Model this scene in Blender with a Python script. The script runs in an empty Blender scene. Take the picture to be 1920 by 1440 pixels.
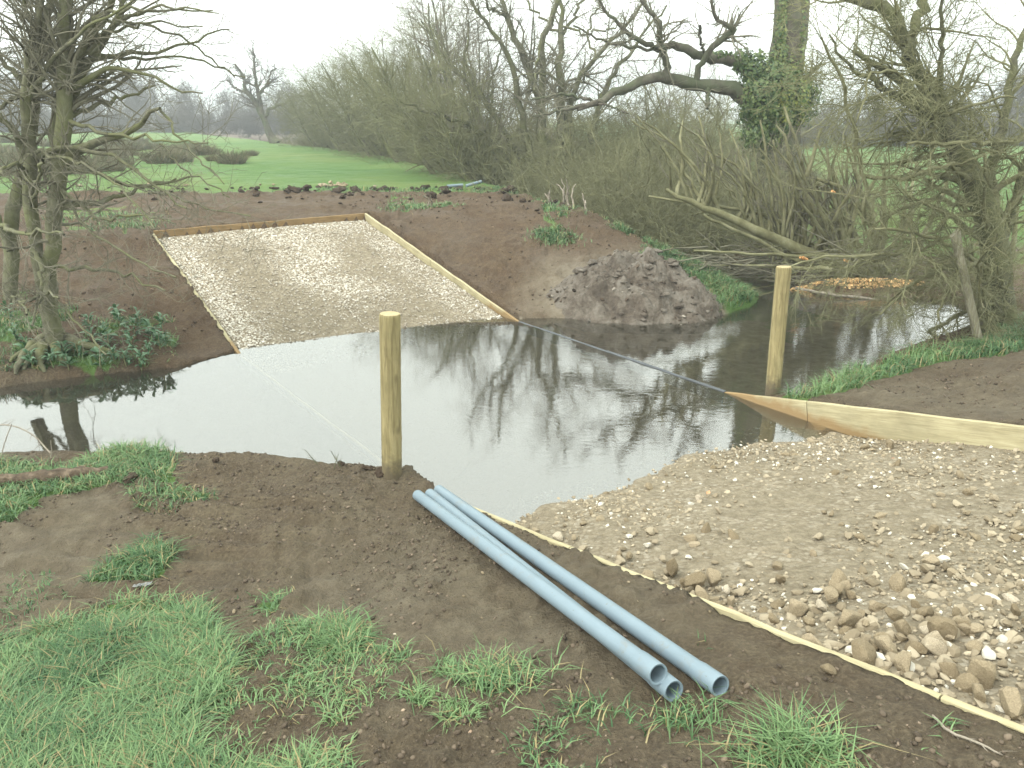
import bpy, math
import numpy as np

rng = np.random.default_rng(11)
SC = bpy.context.scene
COL = SC.collection
PI = math.pi

# ------------------------------------------------------------------ camera
CAM_Z, PITCH, F = 2.9, math.radians(19.0), 1450.0      # metres, downward tilt, focal length in photo pixels
cam = bpy.data.cameras.new('camera'); camo = bpy.data.objects.new('camera', cam); COL.objects.link(camo)
camo.location = (0, 0, CAM_Z); camo.rotation_euler = (PI/2 - PITCH, 0, 0)
cam.sensor_width = 36.0; cam.lens = 36.0*F/1920.0; cam.clip_start = 0.05; cam.clip_end = 3000
SC.camera = camo

# ------------------------------------------------------------------ sky, sun, exposure
SUN_EL, SUN_AZ = math.radians(52), math.radians(235)
world = bpy.data.worlds.new('World'); SC.world = world; world.use_nodes = True
wn = world.node_tree.nodes; wl = world.node_tree.links
bgn = wn['Background']
sky = wn.new('ShaderNodeTexSky'); sky.sky_type = 'NISHITA'; sky.sun_disc = False
sky.sun_elevation = SUN_EL; sky.sun_rotation = SUN_AZ
sky.air_density = 1.0; sky.dust_density = 6.0; sky.ozone_density = 1.0
hsv = wn.new('ShaderNodeHueSaturation'); hsv.inputs['Saturation'].default_value = 0.16
mixw = wn.new('ShaderNodeMix'); mixw.data_type = 'RGBA'; mixw.inputs[0].default_value = 0.55
mixw.inputs[7].default_value = (11.6, 12.5, 11.3, 1)      # even cloud cover
wl.new(sky.outputs[0], hsv.inputs['Color']); wl.new(hsv.outputs[0], mixw.inputs[6])
wl.new(mixw.outputs[2], bgn.inputs['Color'])
bgn.inputs['Strength'].default_value = 0.135
sun = bpy.data.lights.new('sun', 'SUN'); sun.energy = 0.8; sun.angle = math.radians(25); sun.color = (1, 0.98, 0.88)
suno = bpy.data.objects.new('sun', sun); COL.objects.link(suno); suno.location = (0, 0, 30)
suno.rotation_euler = (PI/2 - SUN_EL, 0, PI - SUN_AZ)
SC.view_settings.view_transform = 'Standard'; SC.view_settings.look = 'None'
SC.view_settings.exposure = 1.25; SC.view_settings.gamma = 1.0; SC.view_settings.use_curve_mapping = False
SC.cycles.max_bounces = 6; SC.cycles.diffuse_bounces = 3; SC.cycles.glossy_bounces = 3; SC.cycles.volume_bounces = 0; SC.cycles.transparent_max_bounces = 16

# ------------------------------------------------------------------ numpy helpers
def smooth(a, b, x):
    t = np.clip((x - a)/(b - a), 0, 1); return t*t*(3 - 2*t)
def _h(ix, iy, s):
    n = (ix.astype(np.int64)*374761393 + iy.astype(np.int64)*668265263 + s*974634777) & 0x7fffffff
    n = ((n ^ (n >> 13))*1274126177) & 0x7fffffff
    n = n ^ (n >> 16)
    return (n & 0xffff)/65535.0
def vn(x, y, s=0):
    x = np.asarray(x, float); y = np.asarray(y, float)
    ix, iy = np.floor(x), np.floor(y); fx, fy = x - ix, y - iy
    fx = fx*fx*(3 - 2*fx); fy = fy*fy*(3 - 2*fy)
    a, b, c, d = _h(ix, iy, s), _h(ix+1, iy, s), _h(ix, iy+1, s), _h(ix+1, iy+1, s)
    return (a*(1-fx) + b*fx)*(1-fy) + (c*(1-fx) + d*fx)*fy
def fbm(x, y, s=0, o=4, g=0.5):
    t = 0; a = 1; n = 0
    for k in range(o):
        t = t + a*vn(x*2.03**k + 17.3*k, y*2.03**k - 9.1*k, s + k); n += a; a *= g
    return t/n - 0.5
def worley(x, y, s=0):
    ix, iy = np.floor(x), np.floor(y); best = np.full(np.shape(x), 9.0)
    for a in (-1, 0, 1):
        for b in (-1, 0, 1):
            cx, cy = ix + a, iy + b; best = np.minimum(best, (cx + _h(cx, cy, s) - x)**2 + (cy + _h(cx, cy, s + 51) - y)**2)
    return np.sqrt(best)
def vn3(p, s=0):
    return (vn(p[..., 0] + 31.7*p[..., 2], p[..., 1] - 17.1*p[..., 2], s) + vn(p[..., 1] + 7.7*p[..., 0], p[..., 2] + 3.3, s+5) + vn(p[..., 2]+p[..., 1]*.5, p[..., 0] - 5.1, s+9))/3 - .5

def project(x, y, z):
    dz = z - CAM_Z
    dep = y*math.cos(PITCH) - dz*math.sin(PITCH)
    up = y*math.sin(PITCH) + dz*math.cos(PITCH)
    dep = np.maximum(dep, 1e-3)
    return 960 + F*x/dep, 720 - F*up/dep
def ray(px, py):
    a, b = (px - 960)/F, (720 - py)/F
    return np.array([a, math.cos(PITCH) + b*math.sin(PITCH), -math.sin(PITCH) + b*math.cos(PITCH)])
def at(px, py, Y):
    d = ray(px, py); return np.array([0, 0, CAM_Z]) + d*(Y/d[1])
def in_poly(px, py, poly):
    p = np.asarray(poly, float); r = np.zeros(np.shape(px), bool)
    for i in range(len(p)):
        x1, y1 = p[i]; x2, y2 = p[i-1]
        if y1 == y2: continue
        r ^= ((y1 > py) != (y2 > py)) & (px < (x2-x1)*(py-y1)/(y2-y1) + x1)
    return r
def seg_dist(x, y, pts, closed=True):
    p = np.asarray(pts, float); best = np.full(np.shape(x), 1e9); idx = np.zeros(np.shape(x), int)
    n = len(p) if closed else len(p) - 1
    for i in range(n):
        a, b = p[i], p[(i+1) % len(p)]; d = b - a; L = d@d + 1e-12
        t = np.clip(((x-a[0])*d[0] + (y-a[1])*d[1])/L, 0, 1)
        q = (x - a[0] - t*d[0])**2 + (y - a[1] - t*d[1])**2
        m = q < best; best = np.where(m, q, best); idx = np.where(m, i, idx)
    return np.sqrt(best), idx

# ------------------------------------------------------------------ the lie of the land (metres, water level at z = 0)
U = np.array([-0.5835, 0.812]); N_ = np.array([0.812, 0.5835])      # along and across the ford track
VL, VR = 2.77, 6.67                                                   # its two edges
CAMSIDE = [(-40,5.2),(-12,6.2),(-7,6.45),(-5,6.5),(-3.2,6.45),(-1.7,6.25),(-1.0,6.05),(2.5,7.9),(3.0,7.88),(3.7,8.5),(5.1,9.8),(6.2,10.6),(7.2,11.6),
           (7.3,12.7),(6.5,13.0),(5.2,13.3),(5.2,14.6),(4.9,16),(3.9,18.4),(3.1,21),(1.2,28.2),(-4,43.3),(-11.5,57),(-20,73),(-40,110)]
UPPER = [(-43,108),(-22,72),(-13.5,56),(-6,42.5),(-.8,27.5),(1.2,20.3),(2.1,17.7),(3.2,15.3),(3.9,14),(4.2,12.9)]
FORDSIDE = [(4.2,12.9),(3.9,12.3),(3.0,11.45),(1.6,11.5),(0.2,11.5),(-0.1,11.3),(-3.6,9.75),(-4.1,9.05),(-4.8,8.8),(-5.8,8.3),(-7,8.1),(-12,8),(-40,7.6)]
STREAM = CAMSIDE + UPPER + FORDSIDE[1:]

def far_start(v): return 10.02 + (v - VL)/(VR - VL)*(9.28 - 10.02)
def far_slope(v): return 0.25 - 0.031*(v - VL)/(VR - VL)
def track_z(w, v):
    near = 0.19*(4.2 - w) - 0.075*smooth(VR - 1.5, VR - .1, v)*smooth(2.5, 3.7, w) + 0.13*smooth(2.4, 0.9, w)*smooth(-1.6, 0.1, w)*smooth(VL + 2.6, VL + .2, v)
    far = (far_slope(v) - .005)*(w - far_start(v)) - 0.05
    return np.maximum(np.maximum(near, far), -0.13)
def board_z(w, v):
    return np.maximum(0.19*(5.25 - w), far_slope(v)*(w - far_start(v)) + 0.03)

def height(x, y, detail=True):
    x = np.asarray(x, float); y = np.asarray(y, float)
    wob = 0.35*smooth(0, 12, np.abs(y - 9))
    xx = x + wob*fbm(x*.6, y*.6, 3, 2); yy = y + (0.12 + wob)*fbm(x*1.3, y*1.3, 5, 3)
    dc, _ = seg_dist(xx, yy, CAMSIDE, False); du, _ = seg_dist(xx, yy, UPPER, False); df, _ = seg_dist(xx, yy, FORDSIDE, False)
    inside = in_poly(xx, yy, STREAM)
    d = np.minimum(np.minimum(dc, du), df)
    fieldside = (np.minimum(du, df) < dc)
    w = x*U[0] + y*U[1]; v = x*N_[0] + y*N_[1]
    # camera side of the water
    zc = 0.19*(5.25 - w)
    right = smooth(2.6, 5, x)
    zc = np.where(zc > 0.16, zc, 0.16 + 0.03*(zc - .16))
    zc = np.minimum(zc, 1.05 + .02*(zc-1.05))
    zc = np.maximum(zc, right*(0.14 + 0.75*smooth(1.5, 9, d)))
    zc = zc*smooth(-0.02, 0.22, d) - 0.02
    # field side
    fr = np.minimum(0.10*smooth(0, .12, df) + 0.235*df, 1.12)
    m = smooth(1.4, 0.1, np.maximum(VL - v, v - VR))*smooth(8.7, 9.7, w)*smooth(18, 15, w)
    fr = fr*(1-m) + np.minimum(np.maximum(board_z(w, v), 0.02), 1.10)*m
    up = 1.25*smooth(-0.05, 1.5, du)
    zf = np.minimum(fr, up)
    zf = zf + 0.12*smooth(18, 60, y)*fbm(x*.05, y*.05, 8, 2)
    z = np.where(fieldside, zf, zc)
    bed = -0.16 - 0.30*smooth(0, 0.9, d)*(1 - .8*smooth(6.5, 7.2, v)*smooth(15, 13.5, y)) + .07*smooth(6.5, 7.2, v)*smooth(15, 13.5, y)
    z = np.where(inside, bed, z)
    # spoil heap foot and trodden patch
    if detail:
        land = smooth(0.0, 0.5, d)*(~inside)
        near = smooth(30, 8, y)
        clod = fbm(x*3.1, y*3.1, 21, 5, .58)
        fine = np.abs(fbm(x*9, y*9, 31, 4, .6))
        mud = 1 - smooth(.3, .7, grassiness(x, y, d, fieldside))
        rough = .25 + .75*smooth(-.14, .12, fbm(x*.8, y*.8, 41, 3))
        wx, wy = x + .06*fbm(x*8, y*8, 43, 2), y + .06*fbm(x*8+9, y*8, 47, 2)
        lumps = .050*smooth(.62, .05, worley(wx*5.5, wy*5.5, 3))*smooth(-.05, .2, fbm(x*2.4, y*2.4, 53, 2)) + .022*smooth(.6, .05, worley(wx*13, wy*13, 4))
        z = z + land*near*(0.085*clod*(1 + .8*smooth(8, 11, y)) + mud*rough*(0.06*fine + lumps*(1 + .9*smooth(8, 11, y))))
        # tyre and bucket tracks on the left foreground
        tr = smooth(-1.1, -1.6, x + .25*fbm(x, y, 4, 2))*smooth(3.1, 3.6, y)*smooth(5.6, 5.1, y)*(~inside)
        z = z + tr*0.075*(np.abs(np.sin((y*1.0 + .10*x + .35*fbm(x*.7, y*.7, 6, 3))*13)) - .6)*smooth(-.25, .15, fbm(x*1.6, y*3, 61, 2))
        # turned-up rim of soil along the field edge behind the far ramp
        rim = np.exp(-((y - (19.2 + .05*x) + 1.6*fbm(x*.4, y*.1, 71, 2))/.8)**2)*fieldside*smooth(.3, 1.5, du)
        z = z + rim*np.maximum(0, fbm(x*3.2, y*3.2, 72, 4, .65) + .06)*0.42
        # lumpy wet edge of the near bank
        z = z + 0.05*np.exp(-((d - .18)/.16)**2)*(~inside)*(~fieldside)*fbm(x*4, y*4, 81, 3)*2*smooth(8, 5, y)
    # the track is dug in: keep the soil under the stone
    mg = 0.055 + .035*smooth(8, 10, w)
    intr = (v > VL - 0.02) & (v < VR + mg) & (w > -4) & (w < 14.25)
    z = np.where(intr, np.minimum(z, track_z(w, v) - 0.12), z)
    return z

# grass masks: polygons in photo pixels looked up on the ground, edges broken by noise
PG = [  # polygon, density
    ([(-900,1215),(40,1215),(180,1145),(330,1125),(400,1190),(420,1290),(365,1330),(400,1440),(560,1440),(600,1900),(-900,1900)], 1.0),
    ([(150,1098),(230,1050),(300,1020),(330,1062),(270,1105)], 1.0),
    ([(-900,830),(60,862),(130,866),(230,830),(330,850),(320,895),(230,900),(190,915),(60,930),(-20,985),(-900,1000)], 1.0),
    ([(225,905),(330,900),(420,935),(330,965),(240,935)], .45),
    ([(330,1115),(520,1110),(690,1205),(760,1255),(960,1270),(1000,1340),(1000,1440),(450,1500),(380,1250)], .24),
    ([(1040,1305),(1300,1345),(1500,1395),(1640,1440),(1640,1800),(980,1800),(1000,1390)], .36),
    ([(0,1080),(100,1080),(110,1160),(0,1190)], .15),
    ([(1440,770),(1480,722),(1560,690),(1640,690),(1700,655),(1780,655),(1840,632),(1920,595),(2300,500),(2300,600),(1920,655),(1840,672),(1750,682),(1640,712),(1540,738),(1480,760)], 1.0),
    ([(1000,430),(1070,430),(1085,465),(1030,470)], .5),
    ([(1240,450),(1390,495),(1500,505),(1500,600),(1430,580),(1380,530),(1300,500)], .75),
    ([(700,380),(850,375),(870,395),(760,402)], .5),
    ([(90,378),(250,375),(300,400),(240,450),(150,440),(90,450)], .5),
    ([(-700,520),(20,540),(90,590),(330,600),(330,690),(-700,760)], .5),
    ([(960,352),(1060,378),(1200,430),(1330,480),(1260,470),(1120,420),(1020,395)], .6),
]
TUFT = [(625,1195,60,1.2),(1500,1425,70,1.2),(1420,1440,50,.7),(500,1137,32,1),(362,1130,34,1),(930,1280,50,.9),(830,1258,40,.6),(1290,1350,45,.6),
        (720,1240,40,.5),(480,1210,40,.4),(1185,1350,45,.6),(290,1045,30,1.2),(780,1010,16,.6),(700,1055,16,.6),(750,1050,14,.5),(1770,1350,40,.5),(1730,1390,30,.5),
        (550,1330,35,.5),(640,1340,35,.5),(600,1270,30,.4),(1320,1200,25,.3),(330,930,24,.8),(250,860,50,1.2),(770,1300,50,.7),(850,1340,60,.5)]
def grassiness(x, y, d, fieldside):
    z0 = np.where(fieldside, np.clip(.235*d, 0, 1.12), np.clip(.19*(5.25 - (x*U[0]+y*U[1])), .15, 1.05))
    px, py = project(x, np.maximum(y, .4), z0)
    n1 = fbm(x*2.2, y*2.2, 101, 4); n2 = fbm(x*2.2+40, y*2.2, 107, 4)
    sc = np.clip(120/np.maximum(y, 1), 4, 60)
    qx, qy = px + n1*sc*2.2, py + n2*sc*1.3
    g = np.zeros(np.shape(x))
    for poly, a in PG:
        dens = a if a >= 1 else a*(0.25 + 1.5*smooth(-.12, .18, fbm(x*2.7, y*2.7, 113, 3)))
        g = np.maximum(g, in_poly(qx, qy, poly)*dens)
    for tx, ty, r, a in TUFT:
        g = np.maximum(g, np.clip(1.25 - np.hypot((qx-tx)/r, (qy-ty)/(r*.55)), 0, 1)*min(a, 1))
    fld = fieldside*smooth(19.3, 20.6, y + 1.2*n1 - .05*x)
    g = np.maximum(g, fld)
    du, _ = seg_dist(x, y, UPPER, False)      # weedy rim of the far bank, thick on its tip
    tip = smooth(2.2, 3.0, x + 1.2*n1)*smooth(1.9, 1.2, du + 1.2*n2)
    g = np.maximum(g, fieldside*(y < 21)*np.maximum(tip, .7*smooth(1.7, .8, du + 1.6*n1)*smooth(-.08, .12, fbm(x*1.9, y*1.9, 117, 3))))
    g = np.maximum(g, (~fieldside)*smooth(13, 17, y + 4*n1)*smooth(5, 8, x - 0*y))
    return np.clip(g, 0, 1)
def land_info(x, y):
    dc, _ = seg_dist(x, y, CAMSIDE, False); du, _ = seg_dist(x, y, UPPER, False); df, _ = seg_dist(x, y, FORDSIDE, False)
    return np.minimum(np.minimum(dc, du), df), np.minimum(du, df) < dc, in_poly(x, y, STREAM)
def H1(x, y): return float(height(np.array([x]), np.array([y]))[0])
def top_z(x, y):
    w = x*U[0] + y*U[1]; v = x*N_[0] + y*N_[1]
    if VL < v < VR and -4 < w < 14.2: return float(track_z(w, v))
    return H1(x, y)
def ground_hit(px, py):
    d = ray(px, py); o = np.array([0, 0, CAM_Z]); t = np.geomspace(1.2, 240, 2600)
    P = o + t[:, None]*d
    h = height(P[:, 0], P[:, 1]); w = P[:, 0]*U[0]+P[:, 1]*U[1]; v = P[:, 0]*N_[0]+P[:, 1]*N_[1]
    h = np.where((v > VL) & (v < VR) & (w > -4) & (w < 14.2), track_z(w, v), h)
    k = np.argmax(P[:, 2] < h)
    p = P[k]; return np.array([p[0], p[1], h[k]])

# ------------------------------------------------------------------ mesh helpers
def new_mesh(name, V, faces, smooth_=True):
    """faces: list of int arrays (n,3) or (n,4)"""
    me = bpy.data.meshes.new(name); V = np.asarray(V, np.float32)
    me.vertices.add(len(V)); me.vertices.foreach_set('co', V.ravel())
    faces = [np.asarray(f, np.int32) for f in faces if len(f)]
    nl = sum(f.size for f in faces); nf = sum(len(f) for f in faces)
    me.loops.add(nl); me.polygons.add(nf)
    me.loops.foreach_set('vertex_index', np.concatenate([f.ravel() for f in faces]))
    tot = np.concatenate([np.full(len(f), f.shape[1], np.int32) for f in faces])
    me.polygons.foreach_set('loop_start', np.concatenate([[0], np.cumsum(tot)[:-1]]).astype(np.int32))
    me.polygons.foreach_set('loop_total', tot)
    me.polygons.foreach_set('use_smooth', np.full(nf, smooth_))
    me.update(calc_edges=True); me.validate(); return me
def add_col(me, name, C):
    a = me.color_attributes.new(name, 'FLOAT_COLOR', 'POINT'); C = np.asarray(C, np.float32)
    if C.shape[1] == 3: C = np.c_[C, np.ones(len(C), np.float32)]
    a.data.foreach_set('color', C.ravel())
def obj(name, me, mat=None, parent=None, loc=None):
    o = bpy.data.objects.new(name, me); COL.objects.link(o)
    if mat is not None and not me.materials: me.materials.append(mat)
    if parent is not None: o.parent = parent
    if loc is not None: o.location = loc
    return o
def tag(o, label=None, cat=None, group=None, kind=None):
    if label: o['label'] = label
    if cat: o['category'] = cat
    if group: o['group'] = group
    if kind: o['kind'] = kind
    return o
def empty(name, loc, label=None, cat=None, group=None):
    o = bpy.data.objects.new(name, None); COL.objects.link(o); o.location = loc; o.empty_display_size = .2
    return tag(o, label, cat, group)
def copy_tree(o, loc, rz, sc, label, group=None):
    c = o.copy(); COL.objects.link(c); c.location = loc; c.rotation_euler = (0, 0, rz); c.scale = sc
    c['label'] = label
    if group: c['group'] = group
    for ch in o.children:
        k = ch.copy(); COL.objects.link(k); k.parent = c
    return c

def tubes(P, R, sides=3, cap=False):
    P = np.asarray(P, float); R = np.asarray(R, float); n, K, _ = P.shape
    T = np.gradient(P, axis=1); T /= np.linalg.norm(T, axis=2, keepdims=True) + 1e-9
    ref = np.where(np.abs(T[:, :1, 2:3]) > .8, np.array([[[1., 0, 0]]]), np.array([[[0, 0, 1.]]])); ref = np.broadcast_to(ref, T.shape)
    A = np.cross(T, ref); A /= np.linalg.norm(A, axis=2, keepdims=True) + 1e-9
    B = np.cross(T, A)
    th = np.arange(sides)*2*PI/sides
    V = P[:, :, None] + R[:, :, None, None]*(A[:, :, None]*np.cos(th)[None, None, :, None] + B[:, :, None]*np.sin(th)[None, None, :, None])
    idx = np.arange(n*K*sides).reshape(n, K, sides); nx = np.roll(idx, -1, axis=2)
    Q = np.stack([idx[:, :-1], nx[:, :-1], nx[:, 1:], idx[:, 1:]], -1).reshape(-1, 4)
    return V.reshape(-1, 3), Q
def merge(parts):
    Vs, Qs, o = [], [], 0
    for V, Q in parts:
        Vs.append(V); Qs.append(Q + o); o += len(V)
    return np.concatenate(Vs), np.concatenate(Qs)
def grow(P, R, n, L, ang, up=0.0, wig=.25, droop=0.0, K=4, rr=.5, tmin=.15, tmax=1.0, rmin=.002, rg=rng, pw=None, bias=(0, 0, 0)):
    N, Kp, _ = P.shape
    ln = np.linalg.norm(np.diff(P, axis=1), axis=2).sum(1)
    i = rg.choice(N, n, p=ln/ln.sum()); t = rg.uniform(tmin, tmax, n)*(Kp - 1.001); k = t.astype(int); f = (t - k)[:, None]
    p = P[i, k]*(1-f) + P[i, k+1]*f; r = R[i, k]*(1-f[:, 0]) + R[i, k+1]*f[:, 0]
    tan = P[i, k+1] - P[i, k]; tan /= np.linalg.norm(tan, axis=1, keepdims=True) + 1e-9
    q = rg.normal(size=(n, 3)); q -= (q*tan).sum(1, keepdims=True)*tan; q /= np.linalg.norm(q, axis=1, keepdims=True) + 1e-9
    a = rg.uniform(ang[0], ang[1], n)[:, None]
    d = np.cos(a)*tan + np.sin(a)*q + np.array(bias); d[:, 2] += up; d /= np.linalg.norm(d, axis=1, keepdims=True)
    l = rg.uniform(L[0], L[1], n)*(1.15 - .5*t/(Kp-1)); st = (l/(K-1))[:, None]
    out = [p]; c = p
    for _ in range(K - 1):
        d = d + rg.normal(size=(n, 3))*wig; d[:, 2] += droop; d /= np.linalg.norm(d, axis=1, keepdims=True)
        c = c + d*st; out.append(c)
    Pn = np.stack(out, 1); r0 = np.clip(r*rr, rmin, None)
    Rn = r0[:, None]*np.linspace(1, .25, K)[None]
    return Pn, np.maximum(Rn, rmin*.5)
def resample(pts, K, wig=0.0, rg=rng):
    p = np.asarray(pts, float); s = np.r_[0, np.cumsum(np.linalg.norm(np.diff(p[:, :3], axis=0), axis=1))]
    t = np.linspace(0, s[-1], K); q = np.stack([np.interp(t, s, p[:, j]) for j in range(p.shape[1])], 1)
    for _ in range(2): q[1:-1] = .5*q[1:-1] + .25*(q[:-2] + q[2:])
    if wig: q[1:-1, :3] += rg.normal(size=(K-2, 3))*wig
    return q
def limb(pts, Y, K=14, dY=0.0, wig=.012, rg=rng):
    """pts: (px, py, thickness px) on the plane at distance Y, leaving it by dY at the tip"""
    out = []
    n = len(pts)
    for j, (px, py, th) in enumerate(pts):
        y = Y + dY*j/max(n-1, 1); p = at(px, py, y); out.append([*p, th/F*np.linalg.norm(p - [0, 0, CAM_Z])*.5])
    q = resample(out, K, wig, rg); return q[None, :, :3], q[None, :, 3]

# ------------------------------------------------------------------ materials
def mat(name):
    m = bpy.data.materials.new(name); m.use_nodes = True; nt = m.node_tree
    b = nt.nodes['Principled BSDF']; b.inputs['Roughness'].default_value = .9; b.inputs['Specular IOR Level'].default_value = .25
    return m, nt, b
def nd(nt, t, **kw):
    n = nt.nodes.new(t)
    for k, v in kw.items(): setattr(n, k, v)
    return n
def noise(nt, scale, detail=6, rough=.6, vec=None, dist=0):
    n = nd(nt, 'ShaderNodeTexNoise'); n.inputs['Scale'].default_value = scale; n.inputs['Detail'].default_value = detail
    n.inputs['Roughness'].default_value = rough; n.inputs['Distortion'].default_value = dist
    if vec is not None: nt.links.new(vec, n.inputs['Vector'])
    return n.outputs['Fac']
def ramp(nt, fac, stops):
    r = nd(nt, 'ShaderNodeValToRGB'); el = r.color_ramp.elements
    while len(el) < len(stops): el.new(.5)
    for e, (p, c) in zip(el, stops): e.position = p; e.color = (*c, 1) if len(c) == 3 else c
    nt.links.new(fac, r.inputs[0]); return r.outputs[0]
def mix(nt, fac, a, b, bt='MIX'):
    m = nd(nt, 'ShaderNodeMix', data_type='RGBA', blend_type=bt)
    for s, v in ((0, fac), (6, a), (7, b)):
        if hasattr(v, 'is_linked') or isinstance(v, bpy.types.NodeSocket): nt.links.new(v, m.inputs[s])
        else: m.inputs[s].default_value = v if s == 0 else (*v, 1)
    return m.outputs[2]
def math_(nt, op, a, b=None, clamp=False):
    m = nd(nt, 'ShaderNodeMath', operation=op, use_clamp=clamp)
    for i, v in enumerate((a, b)):
        if v is None: continue
        if isinstance(v, bpy.types.NodeSocket): nt.links.new(v, m.inputs[i])
        else: m.inputs[i].default_value = v
    return m.outputs[0]
def bump(nt, b, h, strength, dist=.02):
    n = nd(nt, 'ShaderNodeBump'); n.inputs['Strength'].default_value = strength; n.inputs['Distance'].default_value = dist
    nt.links.new(h, n.inputs['Height']); nt.links.new(n.outputs[0], b.inputs['Normal'])
def geo_pos(nt): return nd(nt, 'ShaderNodeNewGeometry').outputs['Position']
def obj_co(nt): return nd(nt, 'ShaderNodeTexCoord').outputs['Object']
def obj_rand(nt): return nd(nt, 'ShaderNodeObjectInfo').outputs['Random']

def ground_mat():
    m, nt, b = mat('soil_and_grass'); P = geo_pos(nt)
    at_ = nd(nt, 'ShaderNodeVertexColor', layer_name='mask'); sep = nd(nt, 'ShaderNodeSeparateColor'); nt.links.new(at_.outputs[0], sep.inputs[0])
    g, pale, clay = sep.outputs
    n1 = noise(nt, 1.3, 8, .62, P); n2 = noise(nt, 9, 8, .7, P); n3 = noise(nt, 45, 5, .7, P)
    soil = ramp(nt, n2, [(.25, (.030, .023, .015)), (.5, (.066, .051, .035)), (.78, (.122, .098, .068))])
    soil = mix(nt, ramp(nt, n1, [(.42, (0, 0, 0)), (.62, (1, 1, 1))]), soil, (.068, .049, .033), 'MIX')
    lump = ramp(nt, noise(nt, 2.6, 7, .66, P, .5), [(.44, (0, 0, 0)), (.60, (.75, .75, .75))])
    soil = mix(nt, lump, soil, ramp(nt, n2, [(.3, (.072, .060, .041)), (.7, (.150, .126, .090))]))
    soil = mix(nt, .5, soil, ramp(nt, n3, [(.3, (.026, .019, .013)), (.5, (.068, .053, .037)), (.72, (.16, .13, .093))]))
    sx = nd(nt, 'ShaderNodeSeparateXYZ'); nt.links.new(P, sx.inputs[0])
    fard = ramp(nt, math_(nt, 'ADD', math_(nt, 'MULTIPLY', sx.outputs[1], .05), math_(nt, 'MULTIPLY', math_(nt, 'SUBTRACT', n1, .5), .1)), [(.42, (1.32, 1.29, 1.18)), (.47, (1.17, 1.00, .86))])
    soil = mix(nt, 1.0, soil, fard, 'MULTIPLY')
    dry = ramp(nt, n2, [(.2, (.075, .060, .040)), (.55, (.150, .124, .084)), (.85, (.23, .195, .14))])
    soil = mix(nt, math_(nt, 'MULTIPLY', pale, ramp(nt, noise(nt, 4, 6, .6, P), [(.3, (.25, .25, .25)), (.6, (1, 1, 1))])), soil, dry)
    cl = ramp(nt, noise(nt, 5, 8, .7, P, .6), [(.3, (.10, .083, .058)), (.5, (.22, .19, .14)), (.7, (.33, .295, .23))])
    soil = mix(nt, clay, soil, cl)
    grs = ramp(nt, noise(nt, 1.1, 6, .65, P), [(.3, (.030, .075, .016)), (.5, (.062, .125, .026)), (.7, (.115, .165, .042))])
    grs = mix(nt, .5, grs, ramp(nt, noise(nt, .16, 7, .68, P), [(.35, (.048, .145, .028)), (.50, (.115, .205, .045)), (.62, (.22, .25, .080))]))
    grs = mix(nt, .3, grs, ramp(nt, noise(nt, 14, 6, .75, P), [(.3, (.018, .045, .010)), (.7, (.13, .21, .06))]))
    gm = math_(nt, 'ADD', g, math_(nt, 'MULTIPLY', math_(nt, 'SUBTRACT', n2, .5), .9))
    gf = ramp(nt, gm, [(.60, (0, 0, 0)), (.85, (1, 1, 1))])
    nt.links.new(mix(nt, gf, soil, grs), b.inputs['Base Color'])
    rr = ramp(nt, n1, [(.35, (.62,)*3), (.6, (.95,)*3)]); nt.links.new(rr, b.inputs['Roughness'])
    h = math_(nt, 'ADD', math_(nt, 'MULTIPLY', n2, .6), math_(nt, 'MULTIPLY', n3, .55)); bump(nt, b, h, 1.0, .07)
    return m
def track_mat():
    m, nt, b = mat('crushed_limestone'); P = geo_pos(nt)
    at_ = nd(nt, 'ShaderNodeVertexColor', layer_name='mask'); sep = nd(nt, 'ShaderNodeSeparateColor'); nt.links.new(at_.outputs[0], sep.inputs[0])
    dirt, silt, _ = sep.outputs
    vo = nd(nt, 'ShaderNodeTexVoronoi'); vo.inputs['Scale'].default_value = 34; nt.links.new(P, vo.inputs['Vector'])
    vs = nd(nt, 'ShaderNodeSeparateColor'); nt.links.new(vo.outputs['Color'], vs.inputs[0])
    st = ramp(nt, vs.outputs[0], [(0, (.16, .13, .09)), (.45, (.28, .235, .170)), (.8, (.38, .335, .26)), (1, (.52, .48, .40))])
    edge = ramp(nt, vo.outputs['Distance'], [(.35, (1, 1, 1)), (.8, (.66, .63, .58))])
    st = mix(nt, 1.0, st, edge, 'MULTIPLY')
    du = ramp(nt, noise(nt, 14, 7, .7, P), [(.3, (.118, .096, .064)), (.55, (.205, .172, .118)), (.85, (.325, .28, .20))])
    f = math_(nt, 'MULTIPLY', dirt, ramp(nt, noise(nt, 3.0, 6, .7, P), [(.30, (.35,)*3), (.6, (1,)*3)]))
    c = mix(nt, f, st, du)
    c = mix(nt, silt, c, (.20, .165, .115))
    nt.links.new(c, b.inputs['Base Color'])
    h = math_(nt, 'SUBTRACT', noise(nt, 30, 6, .7, P), math_(nt, 'MULTIPLY', vo.outputs['Distance'], .35)); bump(nt, b, h, .8, .04)
    return m
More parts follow.
